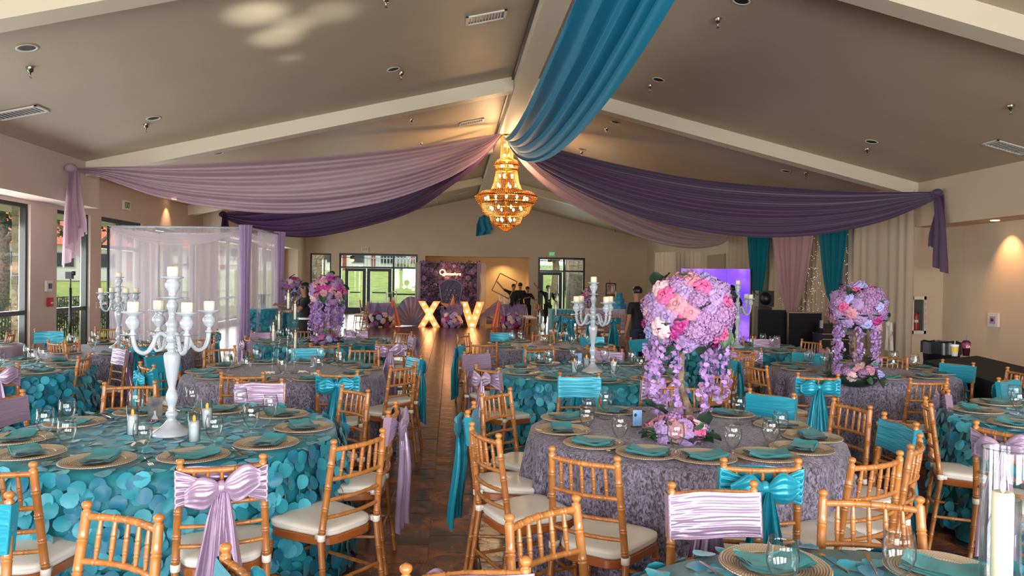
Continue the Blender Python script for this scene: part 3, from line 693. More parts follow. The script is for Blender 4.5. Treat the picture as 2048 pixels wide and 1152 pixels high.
PXS = {
 'T1': ([(175, 936), (30, 916), (12, 884), (150, 850), (283, 828), (543, 893), (611, 859), (563, 833), (444, 824), (392, 922)],
        [(285, 921), (133, 916), (90, 892), (134, 868), (272, 846), (384, 834), (480, 840), (540, 855), (502, 879), (428, 906)]),
 'T2': ([(1112, 861), (1156, 893), (1281, 918), (1124, 836), (1228, 823), (1418, 930), (1569, 925), (1634, 904), (1628, 876), (1562, 852), (1458, 829)],
        [(1173, 875), (1176, 856), (1211, 839), (1239, 898), (1351, 917), (1465, 920), (1541, 908), (1560, 889), (1477, 849), (1304, 822), (1402, 828)]),
}
AUTO = {'T3': (10, .2, None), 'T4': (10, .25, None), 'T5': (10, .1, None), 'T6': (10, .3, None), 'T7': (9, .15, None), 'T8': (9, .35, None), 'T9': (9, .0, None), 'T10': (9, .2, None), 'T12': (9, .5, None), 'T13': (7, .2, None), 'T11': (9, .37, None)}
cloths = {}
for key, (c, kind, desc) in TB.items():
    cc = Vector((*c, 0)); setl = []
    if key in PXS:
        ch = [at(x, y, TZ+.01) for x, y in PXS[key][0]]; gb = [at(x, y, TZ) for x, y in PXS[key][1]]
        # keep chargers on the table
        ch2 = []
        for p in ch:
            d = Vector((p.x-cc.x, p.y-cc.y, 0)); 
            if d.length > .735: d = d.normalized()*.735
            ch2.append(cc+d)
        setl = ch2
        gl = []
        for p in gb:
            d = Vector((p.x-cc.x, p.y-cc.y, 0))
            if d.length > .82: d = d.normalized()*.82
            gl.append(cc+d)
    else:
        n, ph, _ = AUTO[key]; setl = []; gl = []
        for q in range(n):
            a = 2*PI*q/n+ph; setl.append(cc+Vector((math.cos(a), math.sin(a), 0))*.735); gl.append(cc+Vector((math.cos(a+.26), math.sin(a+.26), 0))*.53)
    zt = TZ+(.012 if kind == 'petal' else .003)
    setl = [p for p in setl if -60 < proj((p.x, p.y, zt))[0] < 2110 and (p.y > .6) and proj((p.x, p.y, zt))[1] < 1200]
    gl = [p for p in gl if -40 < proj((p.x, p.y, zt))[0] < 2090 and (p.y > .6) and proj((p.x, p.y, zt+.15))[1] < 1160]
    setl.sort(key=lambda p: proj((p.x, p.y, zt))[0]); gl.sort(key=lambda p: proj((p.x, p.y, zt))[0])
    clear = [(p.x-cc.x, p.y-cc.y, .165) for p in setl]+[(p.x-cc.x, p.y-cc.y, .06) for p in gl]+[(0, 0, .16)]
    cloths[key] = petal_cloth(key, c, {'T1': 300, 'T4': 300, 'T6': 160, 'T11': 60, 'T12': 60}.get(key, 0), clear) if kind == 'petal' else table_cloth(key, c)
    rnd = random.Random(sum(map(ord, key))+3); far = cc.length > 8
    for i_, p in enumerate(setl):
        a = math.atan2(p.y-cc.y, p.x-cc.x); od = ordinal(i_, len(setl)); n_ = Vector((math.cos(a), math.sin(a), 0)); t_ = Vector((-n_.y, n_.x, 0)); rz = a+PI/2
        put('charger_plate', CHG, (p.x, p.y, zt), rz, 'woven gold charger plate, %s on the %s' % (od, desc), 'plate', 'charger plates')
        put('napkin', NAP[i_ % 4], (p.x, p.y, zt+.008), rz+rnd.choice((0, PI/2, .4, -.3))+rnd.uniform(-.2, .2), 'folded teal napkin on %s charger, %s' % (od, desc), 'napkin', 'folded napkins')
        f = p+t_*-.2; 
        put('fork', FORK, (f.x, f.y, zt+.002), rz+PI+rnd.uniform(-.15, .15), 'fork beside %s setting, %s' % (od, desc), 'fork', 'forks')
        if not far:
            f = p+t_*.2; put('knife', KNIFE, (f.x, f.y, zt+.002), rz+PI+rnd.uniform(-.15, .15), 'knife beside %s setting, %s' % (od, desc), 'knife', 'knives')
    for i_, p in enumerate(gl):
        put('goblet', GOB, (p.x, p.y, zt), rnd.uniform(0, 6), 'empty water goblet, %s on the %s' % (ordinal(i_, len(gl)), desc), 'glass', 'water goblets')
# ============================================================ CHAIRS (finial pixels, sash, table)
CH = [
 ((357, 920), (529, 909), 'lav', 'T1'), ((-110, 925), (76, 925), None, 'T1'), ((668, 880), (765, 858), None, 'T1'), ((777, 821), (791, 803), 'lav', 'T1'),
 ((685, 769), (736, 779), None, 'T1'), ((206, 765), (314, 762), None, 'T1'), ((474, 757), (566, 757), 'lav', 'T1'), ((-52, 799), (62, 776), 'lav', 'T1'),
 ((441, 744), (529, 744), None, 'T3'), ((634, 740), (718, 741), 'teal', 'T3'), ((782, 730), (830, 724), None, 'T3'), ((818, 705), (843, 711), 'teal', 'T3'),
 ((704, 694), (754, 695), None, 'T3'), ((585, 690), (646, 690), 'teal', 'T3'), ((406, 694), (472, 691), None, 'T3'), ((299, 706), (350, 702), 'teal', 'T3'), ((272, 721), (318, 732), 'teal', 'T3'),
 ((155, 713), (181, 705), None, 'T6'), ((234, 690), (251, 693), 'lav', 'T6'), ((-35, 730), (15, 726), 'lav', 'T6'),
 ((130, 684), (158, 679), None, 'T7'), ((92, 679), (131, 683), None, 'T7'), ((73, 658), (122, 657), 'teal', 'T7'), ((190, 654), (242, 653), None, 'T7'), ((244, 682), (310, 682), 'teal', 'T7'),
 ((384, 674), (424, 672), None, 'T7'), ((418, 661), (434, 658), 'teal', 'T7'), ((9, 664), (34, 663), None, 'T13'),
 ((758, 682), (802, 682), 'lav', 'T8'), ((620, 686), (678, 686), None, 'T8'), ((479, 667), (514, 680), 'lav', 'T8'), ((505, 661), (548, 660), 'lav', 'T8'), ((592, 658), (626, 658), None, 'T8'), ((687, 658), (736, 658), 'lav', 'T8'),
 ((791, 661), (823, 663), None, 'T8'), ((818, 666), (832, 671), 'lav', 'T8'),
 ((1103, 894), (1236, 914), None, 'T2'), ((1447, 916), (1597, 918), 'teal', 'T2'), ((944, 845), (997, 868), None, 'T2'), ((936, 821), (948, 803), 'teal', 'T2'), ((965, 786), (1019, 776), None, 'T2'),
 ((1118, 745), (1200, 746), 'teal', 'T2'), ((1313, 764), (1405, 768), None, 'T2'), ((1496, 776), (1592, 787), 'teal', 'T2'), ((1664, 795), (1745, 813), None, 'T2'), ((1770, 825), (1831, 845), 'teal', 'T2'),
 ((1821, 890), (1840, 868), None, 'T2'), ((1707, 916), (1797, 903), None, 'T2'),
 ((950, 728), (1001, 736), 'lav', 'T4'), ((931, 703), (974, 700), 'lav', 'T4'), ((917, 688), (930, 679), 'teal', 'T4'), ((1052, 695), (1107, 695), None, 'T4'), ((1189, 695), (1249, 699), 'lav', 'T4'),
 ((1299, 750), (1352, 753), 'lav', 'T4'), ((1428, 744), (1460, 738), None, 'T4'), ((1461, 706), (1472, 715), 'teal', 'T4'), ((1259, 675), (1295, 673), 'teal', 'T4'),
 ((914, 669), (939, 666), None, 'T9'), ((947, 684), (988, 684), None, 'T9'), ((983, 661), (1025, 661), 'teal', 'T9'), ((1050, 690), (1103, 690), 'teal', 'T9'), ((1065, 665), (1108, 665), None, 'T9'), ((1163, 669), (1205, 669), 'teal', 'T9'), ((1175, 690), (1228, 691), None, 'T9'),
 ((1595, 745), (1677, 748), 'teal', 'T5'), ((1821, 756), (1894, 756), None, 'T5'), ((1888, 719), (1944, 725), 'teal', 'T5'), ((1754, 706), (1815, 711), None, 'T5'), ((1587, 698), (1647, 702), 'teal', 'T5'), ((1497, 724), (1532, 731), None, 'T5'),
 ((1607, 678), (1638, 681), None, 'T10'), ((1479, 703), (1509, 700), None, 'T10'), ((1464, 694), (1524, 696), 'lav', 'T10'), ((1511, 673), (1557, 675), 'lav', 'T10'), ((1450, 672), (1478, 672), None, 'T10'), ((1640, 690), (1657, 696), 'lav', 'T10'),
 ((1341, 966), (1510, 963), 'lav', 'T11'), ((1645, 981), (1841, 995), None, 'T11'),
 ((1926, 838), (2115, 868), 'lav', 'T12'), ((1851, 793), (1862, 807), None, 'T12'), ((1876, 775), (1912, 773), 'lav', 'T12'), ((1992, 756), (2038, 750), 'teal', 'T12'), ((2020, 735), (2048, 741), None, 'T12'),
 ((1012, 1032), (1158, 990), None, (.2, 1.0)), ((885, 1150), (978, 1099), 'lav', (.35, 1.0)), ((172, 1004), (320, 1031), None, (-1.5, 1.2)), ((449, 1086), (500, 1178), 'teal', (-1.5, 1.2)), ((-165, 985), (10, 985), 'teal', (-1.6, 1.2)),
]
from collections import defaultdict
grp = defaultdict(list)
for e in CH: grp[str(e[3])].append(e)
spec = {'(0.2, 1.0)': 'bottom centre, back to the aisle', '(0.35, 1.0)': 'cropped at bottom centre', '(-1.5, 1.2)': 'bottom left', '(-1.6, 1.2)': 'cropped at left edge'}
sk = 0
for key, L in grp.items():
    L.sort(key=lambda e: e[0][0]+e[1][0])
    for i_, (a, b_, sash, t) in enumerate(L):
        A = at(*a, .915); B = at(*b_, .915); mid = (A+B)/2; c = TB[t][0] if isinstance(t, str) else t
        ax = (B-A).to_2d()
        if ax.length < .22:   # nearly edge-on pairs: trust only the direction toward the table
            to = Vector(c)-mid.to_2d(); ax = Vector((to.y, -to.x)).normalized()*.3+ax*.4
        n = Vector((-ax.y, ax.x)).normalized(); to = Vector(c)-mid.to_2d()
        if n.dot(to) < 0: n = -n
        rz = math.atan2(n.y, n.x)-PI/2; loc = mid.to_2d()+n*.243
        o = use(CHAIR0, (loc.x, loc.y, .002), rz)
        where = ('%s at the %s' % (ordinal(i_, len(L)), TB[t][2])) if isinstance(t, str) else spec[str(t)]+(', '+ordinal(i_, len(L)) if len(L) > 1 else '')
        w_ = {'lav': 'with lavender sash', 'teal': 'with teal sash', None: 'without sash'}[sash]
        tag(o, 'wooden chair %s, %s' % (w_, where), 'chair', 'honey wood banquet chairs')
        if sash:
            s_ = use(SASH0[(sash, sk % 2)], (loc.x, loc.y, .002), rz); sk += 1
            tag(s_, '%s sash on chair %s' % ('lavender' if sash == 'lav' else 'teal', where), 'sash', 'satin chair sashes')
# ============================================================ TABLE CENTREPIECES
def interp(P, t):
    n = len(P)-1; x = t*n; k = min(n-1, int(x)); f = x-k; f = f
    p0, p1, p2, p3 = P[max(0, k-1)], P[k], P[k+1], P[min(n, k+2)]
    return tuple(.5*((2*b)+(c-a)*f+(2*a-5*b+4*c-d)*f*f+(3*b-a-3*c+d)*f**3) for a, b, c, d in zip(p0, p1, p2, p3))
DROP = {}
def make_candelabra(rot, fivearm=4):
    r = empty('candelabra')
    st = [(.105, 0), (.108, .008), (.100, .016), (.098, .022), (.07, .034), (.045, .055), (.03, .075), (.022, .09), (.028, .1), (.034, .112), (.028, .125), (.02, .132), (.024, .14), (.018, .15), (.026, .175), (.033, .2), (.03, .225), (.02, .25), (.018, .262),
          (.03, .32), (.042, .40), (.044, .44), (.038, .455), (.02, .462), (.03, .475), (.034, .49), (.024, .505), (.026, .515), (.036, .52), (.036, .56), (.026, .565), (.03, .60), (.036, .615), (.03, .63), (.02, .64), (.018, .66), (.026, .70), (.032, .72), (.022, .74), (.016, .75), (.03, .756), (.05, .76), (.05, .764), (.018, .768),
          (.02, .79), (.034, .81), (.04, .835), (.036, .85), (.024, .862), (.055, .872), (.058, .878), (.024, .88), (0, .88)]
    MB().lathe(st, 20).build('stem', M['white'], r)
    def candle(p, h=.055, rr=.03):
        c_ = MB().lathe([(0, 0), (rr, 0), (rr, h-.004), (rr-.005, h), (0, h-.004)], 14, p).build('pillar_candle', M['wax'], r); MB().tube([Vector(p)+Vector((0, 0, h-.004)), Vector(p)+Vector((0, 0, h+.006))], .0012, 4).build('wick', M['black'], c_)
    candle((0, 0, .88))
    def beads(par, p, R, n, ln):
        if ln not in DROP:
            b = MB()
            for j in range(ln): b.sphere((0, 0, -.008-j*.014), .0055, 6, 4)
            b.sphere((0, 0, -.012-ln*.014), .007, 6, 4, (1, 1, 1.9)); DROP[ln] = b.mesh('crystal_drop', M['glass'])
        for k in range(n):
            a = 2*PI*k/n; child('crystal_drop', DROP[ln], par, (p[0]+R*math.cos(a), p[1]+R*math.sin(a), p[2]))
    MB().lathe([(.03, 0), (.085, .003), (.086, .006), (.03, .004)], 18, (0, 0, .757)).build('drip_plate', M['glass'], r); beads(r, (0, 0, .757), .08, 8, 5)
    for k in range(4):
        a = rot+k*PI/2; d = Vector((math.cos(a), math.sin(a), 0)); R = .205
        path = [d*q+Vector((0, 0, z)) for q, z in ((.03, .545), (.06, .565), (.085, .55), (.10, .51), (.125, .472), (.155, .462), (.185, .482), (.2, .52), (.205, .56))]
        ar = MB().tube([Vector(interp(path, q_/28)) for q_ in range(29)], .012, 10).build('arm', M['white'], r)
        b = MB().tube([d*q+Vector((0, 0, z)) for q, z in ((.045, .50), (.06, .475), (.085, .47), (.10, .49), (.09, .51), (.075, .50))], [.004, .008, .009, .008, .006, .003], 6); b.build('scroll', M['white'], ar)
        e = d*R; MB().lathe([(.012, .56), (.024, .565), (.012, .575), (.012, .59), (.03, .605), (.036, .63), (.032, .645), (.022, .655), (.024, .668), (.056, .682), (.058, .688), (0, .688)], 16, (e.x, e.y, 0)).build('cup', M['white'], ar)
        MB().lathe([(.012, .56), (.06, .563), (.061, .566), (.012, .564)], 16, (e.x, e.y, 0)).build('drip_plate', M['glass'], ar)
        beads(ar, (e.x, e.y, .56), .056, 7, 3); candle((e.x, e.y, .688))
    return r
cand0 = make_candelabra(math.radians(17)); cl = {'T1': 'at front left', 'T4': 'at middle right', 'T7': 'at far left by the windows', 'T10': 'before the video screen'}
for key in ('T1', 'T4', 'T7', 'T10'):
    c = TB[key][0]; p = at(343, 869, TZ+.01) if key == 'T1' else Vector((*c, 0))
    o = use(cand0, (p.x, p.y, TZ+.012 if key in ('T1', 'T4', 'T10') else TZ+.003), {'T1': math.radians(23.5), 'T4': .15, 'T7': .5, 'T10': .3}[key])
    tag(o, 'white five-candle candelabra with crystal drops on the '+TB[key][2], 'candelabra', 'white candelabras')
def make_ledcandle():
    r = empty('pillar_candle_holder')
    MB().lathe([(0, .002), (.027, .002), (.027, .108), (.02, .104), (0, .102)], 16).build('candle', M['whitewax'], r)
    MB().sphere((0, 0, .122), .008, 8, 6, (1, .6, 2.3)).build('flame', M['flame'], r)
    MB().lathe([(0, 0), (.031, 0), (.031, .16), (.0295, .16), (.0295, .0015), (0, .0015)], 18).build('glass_cylinder', M['glass'], r); return r
led0 = make_ledcandle()
for (x, y), lab in (((265, 870), 'beside the small photo frame at front left'), ((388, 884), 'right of the front left candelabra, nearer'), ((414, 855), 'right of the front left candelabra, further'),
    ((1149, 746), 'left of the middle right candelabra base'), ((1173, 738), 'just behind the middle right candelabra base'), ((1226, 748), 'right of the middle right candelabra base'),
    ((1456, 700), 'left of the candelabra before the video screen'), ((1466, 694), 'touching the candelabra before the video screen'), ((1505, 692), 'right of the candelabra before the video screen')):
    p = at(x, y, TZ+.012); tag(use(led0, (p.x, p.y, TZ+.016), 0), 'white pillar candle in short glass cylinder '+lab, 'candle', 'short cylinder candles')
def tall_holder(h, lab, p, tube=.2, rr=.03):
    r = empty('glass_candle_holder', p, 0, lab, 'candle holder', 'tall glass candle holders')
    MB().lathe([(0, 0), (.05, 0), (.052, .006), (.02, .012), (.008, .02), (.008, h-tube-.05), (.02, h-tube-.03), (.022, h-tube-.02), (.012, h-tube-.005), (0, h-tube)], 16).build('stem', M['glass'], r)
    MB().lathe([(0, h-tube), (rr, h-tube), (rr, h), (rr-.0022, h), (rr-.0022, h-tube+.004), (0, h-tube+.004)], 18).build('tube', M['glass'], r)
    c = MB().lathe([(0, h-tube+.004), (.011, h-tube+.004), (.010, h-.05), (0, h-.045)], 10).build('taper_candle', M['wax'], r); MB().sphere((0, 0, h-.032), .005, 6, 6, (1, .7, 2.6)).build('flame', M['flame2'], c)
for tk, base, hs in (('T3', (575, 746), ((0, 0, .80, 'tallest'), (.07, -.03, .70, 'second tallest'), (-.09, .03, .60, 'middle height'), (-.12, -.06, .50, 'shorter'), (.05, .09, .42, 'shortest'))),
                     ('T9', (1097, 690), ((0, 0, .84, 'tallest'), (.12, .04, .74, 'second tallest'), (.09, -.05, .62, 'middle height'), (-.13, .0, .50, 'shorter'), (-.09, -.08, .38, 'shortest')))):
    p = at(*base, TZ)
    for dx, dy, h, w_ in hs: tall_holder(h, '%s clear glass tube candle holder on the %s' % (w_, TB[tk][2]), (p.x+dx, p.y+dy, TZ+.003))
# near glass cylinder bottom right
p = at(2003, 905, 1.306); p = Vector((1.155, 1.42, TZ+.012)); r = empty('glass_cylinder_holder', p, 0, 'large clear glass cylinder with tall ivory candle, bottom right corner', 'candle holder')
MB().lathe([(0, 0), (.047, 0), (.0475, .54), (.046, .545), (.0445, .54), (.0445, .006), (0, .006)], 32).build('glass_cylinder', M['glass'], r)
c = MB().lathe([(0, .17), (.02, .17), (.02, .45), (.017, .454), (0, .448)], 20, (-.008, 0, 0)).build('pillar_candle', M['wax'], r); MB().sphere((-.008, 0, .466), .007, 8, 8, (1, .5, 2.3)).build('flame', M['flame2'], c)
MB().lathe([(0, .04), (.02, .04), (.012, .06), (.01, .12), (.03, .14), (.04, .155), (.043, .17), (.04, .172), (.028, .15), (0, .14)], 20).build('inner_glass_cup', M['glass'], r)
tall_holder(.40, 'short glass tube candle holder behind the large cylinder, bottom right corner', (1.26, 1.55, TZ+.012), .24, .03)
tall_holder(.46, 'glass tube candle holder at the right frame edge, bottom right corner', (1.30, 1.44, TZ+.012), .24, .032)
# photo frames
fb = {'T1': ((311, 846), M['dark'], (.11, .15), 'small clear frame with dark card beside the front left candelabra'), 'T2': ((1274, 858), M['blue'], (.07, .11), 'small clear frame with blue balloon card by the flower base'),
      'T3': ((627, 736), M['dark'], (.07, .12), 'clear frame with dark castle card on the middle left grey table'), 'T4': ((1156, 732), M['blue'], (.09, .13), 'clear frame with blue balloon card behind the middle right candles'), 'T5': ((1657, 742), M['dark'], (.07, .13), 'dark card frame beside the flowers toward the right wall')}
for key, ((x, y), m_, (w_, h_), lab) in fb.items():
    p = at(x, y, TZ); r = empty('photo_frame', (p.x, p.y, TZ+.012), {'T1': -.25}.get(key, .15), lab, 'photo frame')
    MB().box((-w_/2, -.003, 0), (w_/2, .003, h_)).build('acrylic_sheet', M['glass'], r, False); card = mat('card_blue', (96, 150, 206), .5, var=((150, 190, 226), 9, .2)) if m_ is M['blue'] else mat('card_dark', (62, 62, 84), .4, var=((120, 112, 96), 14, .15))
    cc_ = MB().box((-w_/2+.006, -.0045, .008), (w_/2-.006, -.0035, h_-.006)).build('card', card, r, False)
    if m_ is M['blue']:
        MB().sphere((-w_*.2, -.006, h_*.68), w_*.13, 10, 6, (1, .1, 1.2)).build('balloon_print', M['dark'], cc_); MB().box((-w_*.205, -.0065, h_*.15), (-w_*.195, -.0055, h_*.55)).build('string_print', M['dark'], cc_, False)
    else:
        MB().add([(-w_*.22, -.0062, .012), (w_*.22, -.0062, .012), (w_*.06, -.0062, h_*.26), (w_*.07, -.0062, h_*.42), (-w_*.07, -.0062, h_*.42), (-w_*.06, -.0062, h_*.26)], [(0, 1, 2, 3, 4, 5)]).build('dress_print', M['white'], cc_, False)
    MB().box((-w_/2, -.02, -.001), (w_/2, .03, .003)).build('base', M['glass'], r, False)
# shells on the front left table
def shell(p, s, rz, lab):
    b = MB(); b.grid(lambda u, v: Vector((s*v*math.cos(PI*(.08+.84*u)), s*v*math.sin(PI*(.08+.84*u))*1.0, s*(.32*math.sin(PI*min(1, v*1.02))*.9+.03*abs(math.sin(u*PI*10))*v))), 40, 8)
    o = b.build('scallop_shell', mat('cream_shell', (222, 204, 178), .6, bump=(30, .3))); o.location = p; o.rotation_euler = (0, 0, rz); tag(o, lab, 'shell')
for (x, y), s, rz, lab in (((309, 866), .06, .4, 'cream scallop shell left of the front left candelabra base'), ((287, 893), .06, 1.2, 'scallop shell behind the goblet on the front left table'), ((1184, 748), .06, 2.0, 'pale shell at the middle right candelabra base')):
    p = at(x, y, TZ); shell((p.x, p.y, TZ+.012), s, rz, lab)
random.seed(5)
for base, lab in (((540, 748), 'left of'), ((607, 746), 'right of'), ((632, 750), 'far right of')):
    p = at(*base, TZ); b = MB()
    for k in range(9): b.tube([(random.uniform(-.05, .05), random.uniform(-.02, .02), .003), (random.uniform(-.05, .05), random.uniform(-.02, .02), .02), (random.uniform(-.05, .05), random.uniform(-.02, .02), .004)], .004, 5)
    o = b.build('coral_sprig', M['wax']); o.location = (p.x, p.y, TZ+.002); tag(o, 'cream coral sprig %s the glass holders on middle left table' % lab, 'coral')
# ============================================================ FLOWERS
def rose_mesh(seed, m, layers=5, r=.05, spread=1.0):
    rnd = random.Random(seed); b = MB()
    b.sphere((0, 0, .012*r/.05), r*.28, 8, 6, (1, 1, 1.2))
    for L in range(layers):
        n = 3+L; R = r*(.26+.74*(L+1)/layers); hgt = r*(.75-.42*L/layers)
        for q in range(n):
            a0 = 2*PI*(q+.5*(L % 2)+rnd.uniform(-.1, .1))/n; wd = 2*PI/n*.62
            def f(u, v):
                a = a0+(u-.5)*2*wd*(.55+.45*math.sin(PI*min(1, v*.9+.1))); rr = R*(.15+.85*v**(.6+.4*L/layers)); curl = .16*r*max(0, v-.7)*(1+L)*spread
                z = hgt*math.sin(PI/2*v)-curl*1.5-.10*r*(abs(u-.5)*2)**2*v*2+rnd.uniform(-.03, .03)*r*v
                return Vector(((rr+curl)*math.cos(a), (rr+curl)*math.sin(a), z-.05*r*L))
            b.grid(f, 4, 4)
    return b.mesh('rose', m)
def hyd_mesh(seed, m, r=.06, n=70):
    rnd = random.Random(seed); b = MB(); g = PI*(3-5**.5)
    for k in range(n):
        z = 1-1.35*k/n; rr = math.sqrt(max(0, 1-z*z)); a = g*k; d = Vector((rr*math.cos(a), rr*math.sin(a), z)).normalized(); p = d*r*rnd.uniform(.9, 1.05); t = d.orthogonal().normalized(); t.rotate(Matrix.Rotation(rnd.uniform(0, 2), 3, d)); s = d.cross(t)
        for q in range(4):
            c = math.cos(q*PI/2), math.sin(q*PI/2); u = t*c[0]+s*c[1]; w_ = t*-c[1]+s*c[0]; e = r*.21
            b.add([p, p+u*e*.6+w_*e*.45+d*.002, p+u*e+d*.004, p+u*e*.6-w_*e*.45+d*.002], [(0, 1, 2, 3)])
    b.sphere((0, 0, 0), r*.86, 8, 6)
    return b.mesh('hydrangea', m)
def leaf_mesh(m, L=.09, W=.035):
    return MB().grid(lambda u, v: Vector(((v-.5)*2*W*math.sin(PI*min(.98, max(.02, u)))**.8, L*u, -.25*L*u*u+.3*W*abs(v-.5)*2+.004*math.sin(u*20)*abs(v-.5))), 7, 4).mesh('leaf', m)
def wist_mesh(seed, L=.5, n=32):
    rnd = random.Random(seed); b = MB(); b.tube([(0, 0, 0), (.01, 0, -L*.5), (0, .005, -L)], .0018, 4)
    for k in range(n):
        z = -L*(k+.5)/n; p = Vector((rnd.gauss(0, .016), rnd.gauss(0, .016), z)); 
        for q in range(3):
            d = Vector((rnd.gauss(0, 1), rnd.gauss(0, 1), rnd.gauss(0, .6))).normalized(); t = d.orthogonal().normalized()*.024; s = d.cross(t.normalized())*.021
            b.add([p, p+t*.7-s*.5+d*.004, p+t+d*.012, p+t*.6+s*.8+d*.014, p+s-t*.2+d*.006], [(0, 1, 2), (0, 2, 3), (0, 3, 4)])
    return b.mesh('wisteria_strand', M['wist'])
FL = {'pink': [rose_mesh(1, M['rosep']), rose_mesh(2, M['rosep'])], 'dusty': [rose_mesh(3, M['roseb'])], 'lilac': [rose_mesh(4, M['rosel'], 6)], 'cream': [rose_mesh(5, M['rosew'], 5, .05, 1.5)], 'mag': [rose_mesh(6, M['rosem'], 7, .055, .6)], 'peri': [rose_mesh(7, M['roseblue'])]}
HY = [hyd_mesh(1, M['hyd']), hyd_mesh(2, M['hyd'])]; LF = [leaf_mesh(M['leaf']), leaf_mesh(M['dkleaf'], .11, .04), leaf_mesh(M['euca'], .06, .028)]; WS = [wist_mesh(k, .36+.09*k) for k in range(4)]
def bouquet(root, c, R, n, seed, pal, sq=(1, 1, 1), upper=-.35, leaves=46, fs=1.0):
    rnd = random.Random(seed); g = PI*(3-5**.5)
    for k in range(n):
        z = 1-(1-upper)*(k+.5)/n; rr = math.sqrt(max(0, 1-z*z)); a = g*k+seed; d = Vector((rr*math.cos(a)*sq[0], rr*math.sin(a)*sq[1], z*sq[2])); t = pal[rnd.randrange(len(pal))]
        q = d.normalized().to_track_quat('Z', 'Y').to_euler(); p = Vector(c)+d*R*rnd.uniform(.84, .98)
        if t == 'hyd': child('hydrangea', HY[k % 2], root, p-d*R*.16, q, fs*rnd.uniform(1.0, 1.3))
        else: child('peony' if t == 'mag' else 'rose', rnd.choice(FL[t]), root, p, q, fs*rnd.uniform(.85, 1.25))
    MB().sphere(c, R*.8, 14, 10, sq).build('foliage_core', M['dkleaf'], root)
    for k in range(leaves):
        z = rnd.uniform(upper-.2, 1); a = rnd.uniform(0, 6.28); rr = math.sqrt(max(0, 1-min(1, z*z))); d = Vector((rr*math.cos(a)*sq[0], rr*math.sin(a)*sq[1], z*sq[2])).normalized(); t = d.orthogonal(); t.rotate(Matrix.Rotation(rnd.uniform(0, 6), 3, d))
        q = (t+d*.7).normalized().to_track_quat('Y', 'Z').to_euler(); child('leaf', rnd.choice(LF), root, Vector(c)+d*R*.85, q, rnd.uniform(.8, 1.4))
PAL = ['hyd', 'hyd', 'hyd', 'hyd', 'lilac', 'lilac', 'pink', 'dusty', 'dusty', 'cream', 'mag', 'peri']
def tree_piece(p, zb, R, lab, seed, n=44, forked=True, curve=0, ws=16, full=True):
    r = empty('flower_tree', p, seed*.7, lab, 'flower arrangement', 'tall flower tree centrepieces')
    if curve: MB().tube([(0, 0, 0), (.05, 0, .12), (.11, .0, .25), (.10, 0, .38), (.02, 0, zb)], [.035, .032, .03, .028, .02], 9).build('trunk', M['bark'], r)
    else:
        MB().tube([(.03, 0, 0), (.035, .01, .12), (.05, 0, .26), (.03, .01, zb)], [.026, .024, .022, .016], 9).build('trunk', M['bark'], r)
        MB().tube([(-.05, .01, 0), (-.02, 0, .12), (.03, .01, .24), (.04, 0, .3)], [.024, .024, .02, .01], 9).build('branch', M['bark'], r)
        MB().tube([(.05, 0, .24), (.09, .02, .30), (.15, .03, .33)], [.018, .014, .006], 8).build('branch', M['bark'], r)
    bouquet(r, (0, 0, zb), R, n, seed, PAL, (1, 1, .98), -.72)
    rnd = random.Random(seed)
    for k in range(ws):
        a = 2*PI*k/ws+rnd.uniform(-.1, .1); rr = R*rnd.uniform(.62, .95); child('wisteria_strand', WS[rnd.randrange(4)], r, (rr*math.cos(a), rr*math.sin(a), zb-R*.55), (0, 0, rnd.uniform(0, 6)), 1.0)
    return r
def low_piece(p, R, lab, seed, n=16):
    r = empty('flower_base_ring', p, seed, lab, 'flower arrangement', 'low flower clusters')
    rnd = random.Random(seed)
    bouquet(r, (0, 0, .02), R, n, seed, PAL, (1, 1, .5), .1, 10, .8)
    for k in range(16):
        a = 2*PI*k/16+rnd.uniform(-.2, .2); child('leaf', LF[rnd.choice((0, 1, 1, 2))], r, (R*.7*math.cos(a), R*.7*math.sin(a), .03), (.2, 0, a-PI/2), rnd.uniform(.9, 1.3))
    return r
c = TB['T2'][0]; p = at(1372, 858, TZ)
tree_piece((p.x, p.y, TZ+.004), .70, .275, 'large flower tree of roses and hydrangeas on the front right table', 3, 74, ws=9)
p2 = at(1352, 878, TZ); low_piece((p2.x, p2.y, TZ+.004), .19, 'low rose and hydrangea cluster at the front right tree foot', 4, 18)
p = at(1712, 752, TZ); tree_piece((p.x, p.y, TZ+.004), .66, .27, 'flower tree with hanging wisteria toward the right wall', 5, 60, ws=8)
p2 = at(1702, 757, TZ); low_piece((p2.x, p2.y-.08, TZ+.004), .24, 'low flower cluster at the foot of the right wall tree', 6, 18)
p = at(655, 686, TZ); tree_piece((p.x, p.y, TZ+.012), .70, .25, 'flower tree with curved bark trunk on the back left table', 7, 50, True, 1, 13)
p2 = at(650, 690, TZ); low_piece((p2.x, p2.y, TZ+.012), .2, 'low lilac flower cluster at the back left tree foot', 8, 14)
# ============================================================ DRAPES FROM THE CHANDELIER KNOT
K = Vector((1.4, 19.2, 5.48))
def swag(name, hook, up, low, m, lab, folds=7, amp=.09, nu=70, nv=44, tail=None):
    d = (hook-K); n = Vector((d.y, -d.x, 0)).normalized()
    if n.y > 0: n = -n
    def f(u, v):
        a = interp(up, u); b_ = interp(low, u); x, y = a[0]+(b_[0]-a[0])*v, a[1]+(b_[1]-a[1])*v
        p = atP(x, y, K, Vector((d.y, -d.x, 0)).normalized()); e = math.sin(PI*min(1, max(0, u)))**.5
        return p+n*(amp*e*(math.sin(v*folds*2*PI+1.3*math.sin(u*3+v*5))+.5*math.sin(v*folds*4.3+u*4))+.1*e*math.sin(PI*v))
    o = MB().grid(f, nu, nv).build(name, m); tag(o, lab, 'drape'); return o
LH_ = atX(128, 336, XL); RH = atX(1886, 386, XR); LB = atX(438, 428, XL); RBk = atX(1458, 475, XR)
